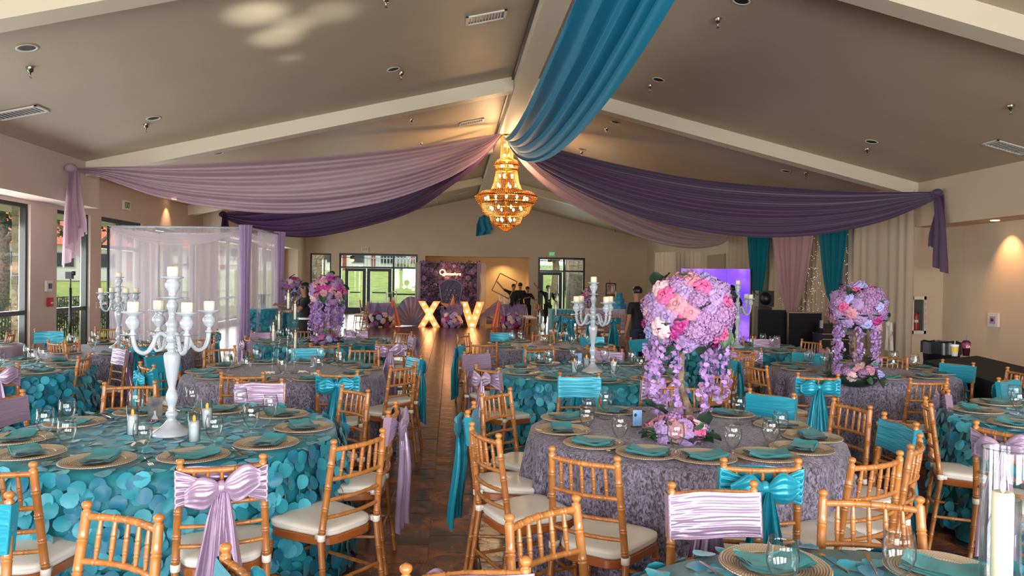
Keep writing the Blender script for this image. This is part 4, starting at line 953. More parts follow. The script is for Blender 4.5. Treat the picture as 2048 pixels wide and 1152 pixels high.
o1 = swag('fabric_swag', LH_, [(1004, 266), (930, 278), (800, 298), (600, 317), (400, 328), (250, 333), (128, 335)], [(1004, 268), (960, 318), (880, 364), (760, 405), (620, 426), (470, 422), (320, 396), (200, 355), (128, 339)], M['lavs'], 'sheer lavender swag from the chandelier to the left wall', 6, .10)
o2 = swag('fabric_swag', LB, [(1004, 270), (930, 300), (840, 345), (700, 390), (560, 405), (490, 420), (438, 426)], [(1004, 272), (950, 332), (900, 372), (820, 425), (700, 461), (610, 475), (520, 464), (438, 432)], M['tailp'], 'dark plum swag from the chandelier to back left wall', 5, .08)
o3 = swag('fabric_swag', RBk, [(1010, 268), (1060, 300), (1130, 330), (1240, 385), (1340, 430), (1420, 455), (1458, 470)], [(1010, 270), (1050, 330), (1110, 385), (1200, 440), (1290, 480), (1370, 497), (1430, 492), (1458, 478)], M['lavs'], 'lavender swag from the chandelier to back right wall', 4, .08)
o4 = swag('fabric_swag', RH, [(1012, 266), (1040, 286), (1110, 298), (1230, 328), (1400, 360), (1600, 378), (1760, 384), (1886, 383)], [(1012, 268), (1050, 308), (1110, 358), (1220, 412), (1340, 450), (1480, 473), (1620, 472), (1750, 448), (1840, 414), (1886, 391)], M['purple'], 'dark plum swag from the chandelier to the right wall', 6, .10)
# blue swag along the ridge toward the camera
def bl(u, v):
    Y = 19.2*(1-u)-.4*u; q = 2*u-1; cat = 1-q*q
    zt = 5.48-1.05*cat**.9; zb = 5.48-1.86*cat**.75; e = math.sin(PI*u)**.5; z = zt+(zb-zt)*v
    x = 1.36+(-.20+.52*v)*e+e*.05*math.sin(v*30+3*u)+.02*math.sin(v*57+u*9)*e+.12*e*math.sin(PI*v)
    return Vector((x, Y+.10*e*math.sin(v*22), z+.03*e*math.sin(v*26+u*6)))
tag(MB().grid(bl, 90, 50).build('fabric_swag', M['blue']), 'bright blue swag hanging under the ridge above the aisle', 'drape')
def tail(name, top, w0, w1, L, m, lab, seed, ax=Vector((0, 1, 0)), n=4, slant=.12):
    rnd = random.Random(seed); ph = rnd.uniform(0, 6); sd = Vector((ax.y, -ax.x, 0)); out = MB()
    for k in range(n):
        o_ = (k-(n-1)/2)*w1*.18; Lk = L*(1-.13*k)
        def f(u, v):
            wd = w0+(w1-w0)*u**.6; s = (v-.5)*wd+o_*u; z = -Lk*u-slant*(v*(k % 2)+(1-v)*((k+1) % 2))*(u > .97)*L
            return Vector(top)+ax*(s+.02*math.sin(u*7+ph))+sd*(.05*math.sin(v*12+ph+k)*u+.03*k)+Vector((0, 0, z))
        out.grid(f, 16, 18)
    b_ = MB().sphere(top, .11, 10, 8, (1, 1, .8)); out.merge(b_)
    return tag(out.build(name, m), lab, 'drape')
tail('drape_tail', LH_+Vector((.12, 0, 0)), .14, .46, 1.62, M['lavs'], 'lavender knotted drape tail hanging on the left wall', 1)
tail('drape_tail', LB+Vector((.12, 0, 0)), .1, .3, .75, M['tailp'], 'plum knotted drape tail on the back left wall', 2)
tail('drape_tail', RH+Vector((-.12, 0, 0)), .14, .42, 1.45, M['purple'], 'plum knotted drape tail hanging on the right wall', 3)
p = atY(968, 434, YF-.15); tail('drape_tail', p, .5, .6, .85, M['blue'], 'short blue drape gathered high on the far wall', 4, Vector((1, 0, 0)), 3)
# ============================================================ CHANDELIER
cx, cy = 1.43, 19.2; ch = empty('crystal_chandelier', (cx, cy, 2.98), 0, 'lit gold crystal chandelier hanging where the swags meet', 'chandelier')
def ringset(name, prof, n, rb=.016, vert=True):
    """strings of crystal beads following a profile round the axis; prof list of (r,z)"""
    b = MB()
    for k in range(n):
        a = 2*PI*k/n; P = []; 
        for (r1, z1), (r2, z2) in zip(prof[:-1], prof[1:]):
            m_ = max(1, int(math.hypot(r2-r1, z2-z1)/.036))
            P += [(r1+(r2-r1)*q/m_, z1+(z2-z1)*q/m_) for q in range(m_)]
        for r_, z_ in P: 
            c_ = Vector((r_*math.cos(a), r_*math.sin(a), z_)); s = rb
            b.add([c_+Vector((s, 0, 0)), c_+Vector((0, s, 0)), c_-Vector((s, 0, 0)), c_-Vector((0, s, 0)), c_+Vector((0, 0, s*1.1)), c_-Vector((0, 0, s*1.1))], [(0, 1, 4), (1, 2, 4), (2, 3, 4), (3, 0, 4), (1, 0, 5), (2, 1, 5), (3, 2, 5), (0, 3, 5)])
    return b.build(name, M['crystal'], ch, False)
ringset('bead_strings', [(.16, 2.52), (.17, 1.86)], 22)
ringset('bead_strings', [(.20, 1.88), (.30, 1.82), (.33, 1.72), (.28, 1.62), (.26, 1.60)], 40)
ringset('bead_strings', [(.28, 1.62), (.33, 1.30), (.42, 1.06)], 44)
ringset('bead_strings', [(.46, 1.05), (.70, 1.0), (.82, .90), (.80, .80), (.70, .70), (.62, .48), (.48, .38)], 84)
ringset('bead_strings', [(.46, .42), (.40, .22), (.26, .12)], 48)
ringset('bead_strings', [(.24, .14), (.14, .05), (.03, -.02)], 26)
for R_, z in ((.17, 2.5), (.17, 1.88), (.33, 1.72), (.27, 1.61), (.42, 1.06), (.82, .90), (.72, .72), (.46, .42), (.25, .14)):
    b = MB().grid(lambda u, v: Vector(((R_+.014*math.cos(2*PI*v))*math.cos(2*PI*u), (R_+.014*math.cos(2*PI*v))*math.sin(2*PI*u), z+.022*math.sin(2*PI*v))), 40, 6, True); b.build('gold_band', M['gold'], ch)
MB().tube([(0, 0, .1), (0, 0, 2.55)], .025).build('stem', M['gold'], ch)
bb = MB().sphere((0, 0, 0), .032, 8, 6, (1, 1, 1.5)).mesh('bulb', M['bulb'])
for z, R_, n in ((2.25, .06, 2), (2.0, .06, 2), (1.72, .16, 4), (1.45, .18, 5), (1.2, .25, 5), (.85, .55, 12), (.6, .42, 8), (.3, .22, 6)):
    for k in range(n): a = 2*PI*k/n+z*3; child('bulb', bb, ch, (R_*math.cos(a), R_*math.sin(a), z))
for z, e in ((.95, 110), (1.9, 95), (2.4, 26)): light('POINT', (cx, cy, 2.98+z), e, (1, .66, .34), shadow_soft_size=.3)
# ============================================================ CEILING FIXTURES
def onceil(x, y):
    d = ray(x, y); o_ = Vector((0, 0, H)); best = None
    for s in (1, -1):
        # z = RZ - SL*s*(X-RX)
        den = d.z+SL*s*d.x; t = (RZ+SL*s*RX-H)/den if abs(den) > 1e-6 else -1
        p = o_+d*t
        if t > 0 and (p.x-RX)*s >= -1e-3: best = (p, s)
    return best
def ceil_put(o, x, y, dz=0):
    r = onceil(x, y)
    if not r: return None
    p, s = r; o.location = p+Vector((0, 0, dz)); o.rotation_euler = (0, math.atan(SL)*s, 0); return p
cans = [(54, 95), (787, 138), (307, 236), (806, 230), (436, 306), (1483, 1), (1317, 159), (1743, 283), (1231, 244), (1572, 342), (1163, 298), (1225, 459)]
cm0 = MB().lathe([(.075, -.002), (.115, -.004), (.12, -.012), (.10, -.012), (.088, -.004), (.08, .05), (.0, .05)], 24)
CAN = cm0.mesh('trim_ring', M['whitepl']); CANI = MB().lathe([(0, -.006), (.088, -.006)], 20).mesh('dark_baffle', mat('dark_baffle', (34, 26, 24), .5))
for i_, (x, y) in enumerate(sorted(cans)):
    r = empty('recessed_downlight', (0, 0, 0), 0, 'round recessed downlight in the ceiling, %s' % ordinal(i_, len(cans)), 'ceiling light', 'recessed ceiling downlights'); ceil_put(r, x, y, 0)
    child('trim_ring', CAN, r); child('dark_baffle', CANI, r)
spr = [(60, 134), (292, 248), (803, 144), (823, 238), (772, -6), (1436, 36), (1300, 170), (2022, 210), (1735, 297), (1213, 256), (1163, 303), (842, 284), (862, 320), (1612, 345), (1095, 370), (876, 404), (1068, 393), (1230, 459)]
SPR = MB().lathe([(.05, 0), (.052, -.01), (.04, -.03), (.034, -.06), (.022, -.065), (.012, -.07), (.012, -.10), (.008, -.105), (.008, -.13), (.026, -.132), (.026, -.136), (0, -.137)], 14).mesh('sprinkler_head', mat('chrome', (170, 160, 150), .25, metallic=1))
for i_, (x, y) in enumerate(sorted(spr)):
    o = bpy.data.objects.new('sprinkler_head', SPR); COL.objects.link(o); p = ceil_put(o, x, y, 0); o.rotation_euler = (0, 0, 0); tag(o, 'chrome fire sprinkler under the ceiling, %s' % ordinal(i_, len(spr)) if i_ < 14 else 'chrome fire sprinkler under the ceiling, '+('fourth', 'third', 'second', '')[i_-14]+' from right' if i_ < 17 else 'chrome fire sprinkler under the ceiling, rightmost', 'sprinkler', 'ceiling sprinklers')
for (x, y), s, lab in (((972, 33), .62, 'air vent beside the ridge, nearest the camera'), ((36, 224), .72, 'air vent low on the left ceiling slope'), ((2018, 293), .72, 'air vent on the right ceiling slope'), ((943, 243), .62, 'air vent beside the ridge behind the first beam'), ((940, 332), .6, 'air vent left of the chandelier, far'), ((925, 385), .6, 'farthest air vent left of the chandelier')):
    r = empty('air_vent', (0, 0, 0), 0, lab, 'vent', 'ceiling air vents'); ceil_put(r, x, y, -.01); w_ = s/2; d_ = .18
    f = MB(); f.box((-w_, -d_, -.02), (w_, -d_+.04, 0)); f.box((-w_, d_-.04, -.02), (w_, d_, 0)); f.box((-w_, -d_, -.02), (-w_+.04, d_, 0)); f.box((w_-.04, -d_, -.02), (w_, d_, 0)); f.build('frame', M['whitepl'], r, False)
    MB().box((-w_+.04, -d_+.04, -.006), (w_-.04, d_-.04, -.002)).build('backing', M['black'], r, False); sl = MB().box((-.006, -d_+.04, -.018), (.006, d_-.04, -.006)).mesh('slat', M['whitepl'], False)
    for k in range(11): child('slat', sl, r, (-w_+.08+k*(2*w_-.16)/10, 0, 0), (0, .5, 0))
for p, a, e in ((Vector((10.15, 0, 2.915)), atY(1990, 441, 10), 1), ):
    pp = at(1990, 441, 2.915); r = empty('recessed_downlight', (pp.x, pp.y, 2.915), 0, 'lit downlight in the right soffit, glowing above the wall', 'ceiling light'); MB().lathe([(0, -.002), (.06, -.002), (.07, -.006), (.075, 0)], 18).build('lens', M['bulb'], r)
    light('SPOT', (min(pp.x, 10.25), pp.y, 2.88), 48, (1, .52, .22), aim=(10.62, pp.y, 1.6), spot_size=1.3, spot_blend=.9)
pp = atX(318, 420, XLR); light('SPOT', (XLR+.25, 20.1, 3.7), 22, (1, .6, .3), aim=(XLR-.1, 20.1, 2.4), spot_size=1.3, spot_blend=.9)
r = empty('wall_downlight', (XLR+.2, 20.1, 3.72), 0, 'small lit ceiling downlight above the sheer canopy', 'ceiling light'); MB().lathe([(0, -.002), (.06, -.002), (.07, .012)], 14).build('lens', M['bulb'], r)
# ============================================================ WALL SIGNS AND BOXES
def text(s, size, m, parent, loc, rot, name='lettering', ext=.004):
    cu = bpy.data.curves.new(name, 'FONT'); cu.body = s; cu.size = size; cu.align_x = 'CENTER'; cu.align_y = 'CENTER'; cu.extrude = ext; cu.shear = .35 if s == 'uinceañera' else 0; cu.materials.append(m)
    t_ = bpy.data.objects.new(name, cu); COL.objects.link(t_); bpy.context.view_layer.update(); me = bpy.data.meshes.new_from_object(t_.evaluated_get(bpy.context.evaluated_depsgraph_get())); bpy.data.objects.remove(t_)
    o = bpy.data.objects.new(name, me); COL.objects.link(o); o.parent = parent; o.location = loc; o.rotation_euler = rot; return o
def exit_sign(p, rz, lab, glow):
    r = empty('exit_sign', p, rz, lab, 'exit sign'); MB().box((-.17, 0, -.11), (.17, .05, .11)).build('housing', M['whitepl'], r, False)
    t = text('EXIT', .2, M['green'] if glow else mat('dull_exit_green', (60, 110, 72), .5), r, (0, -.006, -.005), (PI/2, 0, 0)); t.scale = (.62, 1, 1)
pp = atY(730, 499, YF-.06); exit_sign(pp, 0, 'pale exit sign above the far left doors', 0)
pp = atY(1104, 508, YF-.06); exit_sign(pp, 0, 'lit green exit sign above the far right door', 1)
pp = atX(255, 411, XLR+.06); exit_sign(pp, -PI/2+PI, 'exit sign on the left wall above the side door', 0)
bpy.data.objects[-1] if False else None
pp = atX(95, 572, XLR+.01); r = empty('thermostat', pp, 0, 'white thermostat on the pillar between the left windows', 'thermostat'); MB().box((0, -.1, -.1), (.04, .1, .1)).build('cover', M['whitepl'], r, False); MB().box((.04, -.04, -.05), (.055, .06, .05)).build('dial_plate', M['dark'], r, False)
pp = atX(97, 604, XLR+.01); r = empty('fire_alarm_pull', pp, 0, 'red fire alarm box under the thermostat', 'fire alarm'); MB().box((0, -.06, -.085), (.06, .06, .085)).build('box', M['redpl'], r, False); MB().box((.06, -.03, -.03), (.07, .03, .0)).build('handle', M['whitepl'], r, False)
pp = atX(1990, 640, XRR-.01); r = empty('wall_speaker_panel', pp, 0, 'square white wall device on the right recess wall', 'wall device'); MB().box((-.05, -.13, -.13), (0, .13, .13)).build('cover', M['whitepl'], r, False)
MB().box((-.06, -.07, -.07), (-.05, .07, .07)).build('grille', M['silver'], r, False); MB().box((-.065, -.03, -.03), (-.06, .03, .03)).build('button', M['dark'], r, False)
pp = atY(1835, 630, 14.78); r = empty('extinguisher_cabinet', pp, 0, 'white fire extinguisher cabinet on the right wall end', 'cabinet')
w_, h_ = .165, .40
for bx_ in (((-w_, -.05, -h_), (-w_+.05, 0, h_)), ((w_-.05, -.05, -h_), (w_, 0, h_)), ((-w_, -.05, -h_), (w_, 0, -h_+.07)), ((-w_, -.05, h_-.07), (w_, 0, h_))): MB().box(*bx_).build('frame', M['whitepl'], r, False)
MB().box((-w_+.05, -.004, -h_+.07), (w_-.05, 0, h_-.07)).build('back_panel', M['dark'], r, False); MB().box((-w_+.05, -.046, -h_+.07), (w_-.05, -.042, h_-.07)).build('pane', M['pane'], r, False)
ex = MB().lathe([(0, -.32), (.04, -.32), (.045, -.3), (.045, -.02), (.03, .03), (.012, .05), (0, .05)], 14, (-.05, -.03, 0)).build('extinguisher', M['redpl'], r); MB().tube([(-.05, -.03, .05), (-.05, -.03, .08), (-.01, -.035, .1), (0, -.035, .02)], .012, 6).build('handle', M['black'], ex)
MB().lathe([(.0455, -.16), (.046, -.16), (.046, -.10), (.0455, -.10)], 14, (-.05, -.03, 0)).build('label_band', M['whitepl'], ex)
for k, c_ in enumerate('FIRE EXTINGUISHER'):
    if c_ != ' ': text(c_, .05, M['redpl'], r, (w_-.022, -.052, h_-.09-k*.036), (PI/2, 0, 0), ext=.001)
# ============================================================ BLACK TABLE, BIN, CUPS
A = at(1846, 722, .76); B = at(1954, 712, .76); d = (at(2048, 734, .76)-B).normalized(); C2 = B+d*2.6; D2 = A+d*2.6
def bt(u, v):
    P = [A, D2, C2, B]; k = min(3, int(u*4)); t = u*4-k; q = P[k].lerp(P[(k+1) % 4], t); c_ = (A+B+C2+D2)/4
    e = (q-c_).normalized()*(.012*math.sin(u*150))*(1-v); return Vector((q.x+e.x, q.y+e.y, .76*v+.004))
bm_ = MB().grid(bt, 160, 4, True); bm_.add([A+Vector((0, 0, .004)), D2+Vector((0, 0, .004)), C2+Vector((0, 0, .004)), B+Vector((0, 0, .004))], [(0, 1, 2, 3)])
tag(bm_.build('cloth_covered_table', M['blk'], smooth=False), 'long table under black cloth beside the right wall', 'table')
p = atD(1883, 690, 11.3); r = empty('trash_bin', (p.x, p.y, 0), 0, 'large black bin with liner bag behind the black table', 'bin')
MB().lathe([(0, 0), (.21, 0), (.26, .74), (.275, .76), (.27, .79), (.24, .76), (.2, .1)], 24).build('body', M['blackplastic'], r)
MB().grid(lambda u, v: Vector(((.28+.006*math.sin(2*PI*u*11))*math.cos(2*PI*u), (.28+.006*math.sin(2*PI*u*11))*math.sin(2*PI*u), .81-.18*v+.008*math.sin(2*PI*u*7))), 60, 4, True).build('bag_liner', mat('bin_bag', (22, 22, 24), .25), r)
p = at(1909, 712, .77); r = empty('paper_cup', (p.x, p.y, .768), 0, 'white cup with yellow band and straw on the black table', 'cup')
MB().lathe([(0, 0), (.034, 0), (.046, .13), (.05, .135), (.048, .15), (0, .152)], 18).build('cup', M['whitewax'], r); MB().lathe([(.0395, .05), (.0465, .12)], 18).build('printed_band', M['yellow'], r); MB().tube([(0, 0, .15), (.004, 0, .2)], .004, 6).build('straw', M['whitepl'], r)
p = at(1930, 711, .77); r = empty('plastic_cup', (p.x, p.y-.02, .768), 0, 'dark drink cup with red and white print behind the white cup', 'cup')
MB().lathe([(0, 0), (.038, 0), (.052, .17), (.055, .175), (.03, .2), (0, .2)], 18).build('cup', mat('cola_cup', (62, 24, 36), .3), r); b_ = MB().lathe([(.0475, .10), (.0535, .165)], 18).build('printed_band', mat('cup_band', (150, 60, 86), .4), r)
text('EA', .045, M['whitewax'], r, (-.012, -.053, .12), (PI/2, 0, -.2)); MB().tube([(0, 0, .2), (.006, 0, .27)], .004, 6).build('straw', M['blue'], r)
# ============================================================ SHEER CANOPY AT LEFT
zc_ = 2.66
FLp = atD(217, 452, 14.0); FRp = atD(492, 456, 14.0); BRp = atD(560, 466, 15.9); zc_ = (FLp.z+FRp.z)/2
BLp = FLp+BRp-FRp
can = empty('sheer_canopy', (FLp.x, FLp.y, 0), 0, 'white sheer draped gazebo with lilac corner curtains by the left windows', 'canopy')
def L2(p): return Vector((p.x-FLp.x, p.y-FLp.y, 0))
for P in (FLp, FRp, BRp, BLp): q = L2(P); MB().tube([q, q+Vector((0, 0, zc_))], .025, 8).build('post', M['dark'], can)
for a, b_ in ((FLp, FRp), (FRp, BRp), (BRp, BLp), (BLp, FLp)): MB().tube([L2(a)+Vector((0, 0, zc_)), L2(b_)+Vector((0, 0, zc_))], .02, 8).build('top_rail', M['white'], can)
def curtain(a, b_, m, nfold, amp, z0=.02, z1=None, pull=0, name='curtain', par=None, seed=0, wtop=1, topc=.5):
    a = Vector((a.x, a.y, 0)); b_ = Vector((b_.x, b_.y, 0)); d = b_-a; n = Vector((-d.y, d.x, 0)).normalized(); z1 = z1 or zc_
    def f(u, v):
        s = u; p = a+d*s; w_ = amp*(.5+.5*(1-v))
        return Vector((p.x, p.y, z0+(z1-z0)*v))+n*(w_*(math.sin(s*nfold*2*PI+seed+1.5*math.sin(s*7))+.4*math.sin(s*nfold*5.1+seed)))+d*(.01*math.sin(v*5+s*30))
    o = MB().grid(f, nfold*8, 10).build(name, m, par); return o
o0 = L2(FLp)
for (a, b_, s) in ((FLp, FRp, 1), (FRp.lerp(BRp, .35), BRp, 2), (BLp, BRp, 3), (FLp, BLp, 4)):
    curtain(L2(a), L2(b_), M['sheerw'], 16 if s in (1, 3) else 8, .035, par=can, seed=s)
for P in (FRp, BRp):
    q = L2(P); b = MB().grid(lambda u, v: Vector((q.x+(.11+.03*math.cos(9*2*PI*u))*(1-.35*math.sin(PI*v))*math.cos(2*PI*u)*.9, q.y-.02+(.11+.03*math.cos(9*2*PI*u))*(1-.35*math.sin(PI*v))*math.sin(2*PI*u), .05+zc_*v*1.0)), 72, 12, True); b.build('corner_curtain', M['sheerl'], can)
def fest(a, b_, drop, par, wid=.28, m='sheerw'):
    def f(u, v):
        p = L2(a).lerp(L2(b_), u); s = 1-(2*u-1)**2; return Vector((p.x, p.y-.05-.02*math.sin(v*14), zc_-(.03+drop*s*(.3+.7*v))))
    MB().grid(f, 24, 12).build('swag', M[m], par)
fest(FLp, FRp, .35, can); fest(FRp, BRp, .3, can)
# bead garlands inside the canopy
for t0, t1, dz in ((.15, .45, .5), (.4, .7, .62), (.65, .95, .5)):
    a = L2(FLp.lerp(FRp, t0))+Vector((.05, .5, 0)); b_ = L2(FLp.lerp(FRp, t1))+Vector((.05, .5, 0)); P = []
    for k in range(24): u = k/23; p = a.lerp(b_, u); P.append(Vector((p.x, p.y, zc_-.25-dz*(1-(2*u-1)**2)*.7)))
    b = MB(); [b.sphere(p, .018, 6, 4) for p in P]; b.build('crystal_garland', M['glass'], can)
# drinks table inside/behind the canopy with ruffled teal cloth
c = atD(535, 620, 15.2); r = empty('ruffled_drink_table', (c.x, c.y, 0), 0, 'high teal ruffled table at the right of the sheer canopy', 'table')
MB().lathe([(0, 1.02), (.40, 1.02), (.43, 1.0), (.44, .5), (.47, .02)], 40).build('cloth', M['tealcloth'], r)
rnd = random.Random(3); q_ = MB()
for k in range(420):
    a = rnd.uniform(0, 6.28); z = rnd.uniform(.05, 1.0); mx = Matrix.Translation((.46*math.cos(a), .46*math.sin(a), z)) @ Matrix.Rotation(a+PI/2, 4, 'Z') @ Matrix.Rotation(PI/2-.5, 4, 'X') @ Matrix.Rotation(rnd.gauss(0, .6), 4, 'Z'); q_.merge(MB().add(*petal_src[k % 4]), mx)
q_.build('ruffles', M['petal2'], r)['kind'] = 'stuff'
v_ = empty('glass_vase', (c.x-.1, c.y-.1, 1.022), 0, 'teal glass candle vase on the high ruffled table', 'vase'); MB().lathe([(0, 0), (.07, 0), (.05, .02), (.03, .05), (.06, .1), (.065, .3), (.06, .3), (.055, .1), (0, .08)], 16).build('glass', mat('teal_glass', (60, 160, 150), .1, trans=.7), v_)
c2_ = atD(585, 600, 15.5); tree_piece((c2_.x, c2_.y, 1.0), .50, .2, 'small dark pink flower tree near the woman in black', 9, 26, True, 0, 8)
MB_ = MB().lathe([(0, .998), (.38, .998), (.40, .98), (.42, .02)], 32); o = MB_.build('high_cocktail_table', M['tealcloth']); o.location = (c2_.x, c2_.y, 0); tag(o, 'high round table in teal cloth behind the woman in black', 'table')
# camera stand by the second window
p = atD(141, 560, 12.3); r = empty('camera_stand', (p.x, p.y, 0), 0, 'black light stand carrying a small camera by the second window', 'stand')
MB().tube([(0, 0, .35), (0, 0, 1.45)], [.03, .022], 8).build('pole', M['black'], r); MB().tube([(0, 0, 1.45), (0, 0, 1.62)], .012, 8).build('upper_pole', mat('olive_pole', (60, 66, 30), .5), r)
for k in range(3): a = k*2.09+.4; MB().tube([(0, 0, .6), (.38*math.cos(a), .38*math.sin(a), .02)], .014, 6).build('leg', M['black'], r)
b_ = MB().box((-.07, -.03, 1.60), (.03, .05, 1.72)).build('camera_body', M['black'], r, False); MB().lathe([(0, 0), (.028, 0), (.03, .07), (0, .07)], 12).merge(MB()).build('lens', M['black'], b_).location = (.05, 0, 1.66)
# ============================================================ RIGHT WALL CURTAINS
def Yp(px, X=XR-.15): return atX(px, 560, X).y
cr = [(1452, 1499, 'cream', 0, 'cream curtain at the left of the right wall backdrop'), (1592, 1640, 'cream', 0, 'sparkling cream curtain at the backdrop centre'), (1700, 1822, 'cream', 0, 'wide cream curtain at the right end of the backdrop'), (1497, 1600, 'cream', 0, 'cream curtain behind the dusty pink drape'), (1630, 1705, 'cream', 0, 'cream curtain behind the second teal drape')]
for k, (a, b_, m, _, lab) in enumerate(cr):
    o = curtain(Vector((XR-.10, Yp(a), 0)), Vector((XR-.10, Yp(b_), 0)), M[m], max(6, int(abs(Yp(a)-Yp(b_))*3)), .03, .03, 3.7, seed=k, name='curtain'); tag(o, lab, 'curtain')
def tied(px0, px1, pyt, m, lab, wmin=.12, z1=3.7, hang=True):
    X = XR-.28; y0, y1 = Yp(px0, X), Yp(px1, X); ym = (y0+y1)/2; zt = atX((px0+px1)/2, pyt, X).z
    def f(u, v):
        z = .05+(z1-.05)*v; t = max(0, (z-zt)/(z1-zt)) if z > zt else 0; half = abs(y1-y0)/2
        w_ = half*(wmin+(1-wmin)*t**.55) if z > zt else half*(wmin+.12*(zt-z)); return Vector((X-.04*math.sin(u*40)*(.3+.7*t)-.02*math.sin(u*23+3), ym+(u-.5)*2*w_, z))
    tag(MB().grid(f, 80, 30).build('tied_drape', M[m]), lab, 'curtain')
tied(1493, 1541, 598, 'aqua', 'teal drape tied at the middle, left of the pink one')
tied(1541, 1633, 625, 'rosyd', 'dusty pink drape gathered between the two teal drapes')
tied(1634, 1699, 602, 'aqua', 'teal drape tied at the middle, right of the pink one')
sp = MB(); rnd = random.Random(2)
for k in range(420):
    y = rnd.uniform(Yp(1700), Yp(1560)); sp.sphere((XR-.2, y, rnd.uniform(.9, 3.2)), .006, 4, 3)
tag(sp.build('fairy_lights', mat('fairy_light', (255, 240, 210), .4, emit=.9)), 'tiny fairy lights sprinkled over the centre backdrop curtains', 'lights', kind='stuff')
# tie bow on cream curtain
p = atX(1778, 650, XR-.2); b = MB()
for s in (-1, 1): b.grid(lambda u, v: Vector((-.03*math.sin(v*12), s*.03+s*.12*u*math.sin(PI*u*.9)+(v-.5)*.1*u, .05*math.sin(PI*v)-.28*u*(s < 0)-.05)), 10, 8); b.grid(lambda u, v: Vector((-.03*math.sin(v*9+s), s*.06*u+(v-.5)*.16, .06-.62*u)), 10, 8)
b.sphere((0, 0, .02), .07, 8, 6); o = b.build('curtain_tie_bow', M['cushion']); o.location = p; tag(o, 'cream fabric bow tying the right end curtain', 'bow')
for a, b_, lab in ((1312, 1350, 'white drape panel on a stand behind the flower tree'), (1352, 1400, 'second white drape panel on a stand behind the flower tree')):
    P0 = atD(a, 505, 24); P1 = atD(b_, 505, 23.2); o = curtain(P0, P1, M['cream'], 6, .05, .02, P0.z, name='curtain', seed=a); tag(o, lab, 'curtain')
# ============================================================ LED SCREEN, DJ GEAR
P0 = at(1393, 694, 0); P1 = at(1498, 693, 0); P0 = atD(1360, 692, 19.2); P1 = atD(1498, 692, 18.7); P0.z = P1.z = 0
dv = (P1-P0); rz = math.atan2(dv.y, dv.x); ln = dv.length; zt = atD(1498, 538, 18.7).z
r = empty('led_screen', P0, rz, 'glowing purple video wall on a black truss right of centre', 'screen')
lm = mat('led_purple', (120, 70, 230), .6, emit=0)
nt = lm.node_tree; bs = nt.nodes['Principled BSDF']; tc = nt.nodes.new('ShaderNodeTexCoord'); nz = nt.nodes.new('ShaderNodeTexNoise'); nz.inputs['Scale'].default_value = 1.4; nz.inputs['Detail'].default_value = 4
mp = nt.nodes.new('ShaderNodeMapping'); mp.inputs['Scale'].default_value = (1, 1, .8); cr_ = nt.nodes.new('ShaderNodeValToRGB'); e = cr_.color_ramp.elements
e[0].position = .35; e[0].color = (*lin((70, 30, 210)), 1); e[1].position = .72; e[1].color = (*lin((190, 140, 240)), 1); k_ = e.new(.52); k_.color = (*lin((128, 74, 226)), 1)
nt.links.new(tc.outputs['Object'], mp.inputs[0]); nt.links.new(mp.outputs[0], nz.inputs[0]); nt.links.new(nz.outputs[0], cr_.inputs[0]); nt.links.new(cr_.outputs[0], bs.inputs['Emission Color']); bs.inputs['Emission Strength'].default_value = .5
npx = 3; npz = 4
for ix in range(npx):
    for iz in range(npz): MB().box((ln*ix/npx+.002, -.03, .02+(zt-.02)*iz/npz+.002), (ln*(ix+1)/npx-.002, 0, .02+(zt-.02)*(iz+1)/npz-.002)).build('led_panel', lm, r, False)
MB().box((0, .01, .02), (ln, .09, zt)).build('back_frame', M['black'], r, False); MB().tube([(ln+.04, .1, 0), (ln+.04, .1, zt)], .02, 6).build('support_pole', M['dark'], r); MB().tube([(ln+.04, .1, zt-.5), (ln+.55, .3, zt-1.1)], .012, 6).build('brace', M['dark'], r)
def boxpx(name, px0, px1, py0, D, hgt, dep, lab, cat, m='blackplastic', z0=0):
    a = atD(px0, 600, D); b_ = atD(px1, 600, D); w_ = (b_-a).to_2d().length; r = empty(name, (a.x, a.y, z0), math.atan2((b_-a).y, (b_-a).x), lab, cat)
    return r, w_
r, w_ = boxpx('dj_facade_panel', 1516, 1574, 0, 18.2, 0, 0, 'black dj booth panel, left of the two', 'dj booth')
MB().box((.01, 0, .01), (w_-.01, .03, 1.03)).build('panel', M['blk'], r, False); MB().box((w_-.02, -.01, 0), (w_, .03, 1.05)).build('edge_post', M['silver'], r, False)
r, w_ = boxpx('dj_facade_panel', 1576, 1645, 0, 17.9, 0, 0, 'wide black dj booth panel beside the curtains', 'dj booth')
MB().box((.01, 0, .01), (w_-.01, .03, .97)).build('panel', M['blk'], r, False); MB().box((0, -.01, 0), (.02, .03, .99)).build('edge_post', M['silver'], r, False); MB().box((w_-.02, -.01, 0), (w_, .03, .99)).build('edge_post', M['silver'], r, False); MB().box((0, -.01, .97), (w_, .03, .99)).build('top_rail', M['silver'], r, False)
r, w_ = boxpx('pa_speaker', 1519, 1546, 0, 18.6, 0, 0, 'tall black loudspeaker standing behind the dj panels', 'speaker')
MB().box((0, .05, 0), (w_, .4, 1.08)).build('subwoofer', M['blackplastic'], r, False); MB().box((0, .06, 1.09), (w_+.05, .34, 1.5)).build('moving_head_base', M['black'], r, False); MB().sphere((w_/2, .05, 1.3), .15, 14, 10, (1, 1, 1.1)).build('lamp_head', M['blackplastic'], r)
MB().lathe([(0, -.16), (.10, -.16), (.11, -.05), (0, -.05)], 14).build('lens', M['pane'], r).location = (w_/2, .05, 1.4)
r, w_ = boxpx('flight_case', 1646, 1700, 0, 16.6, 0, 0, 'black flight case with silver edges beside the wisteria', 'case')
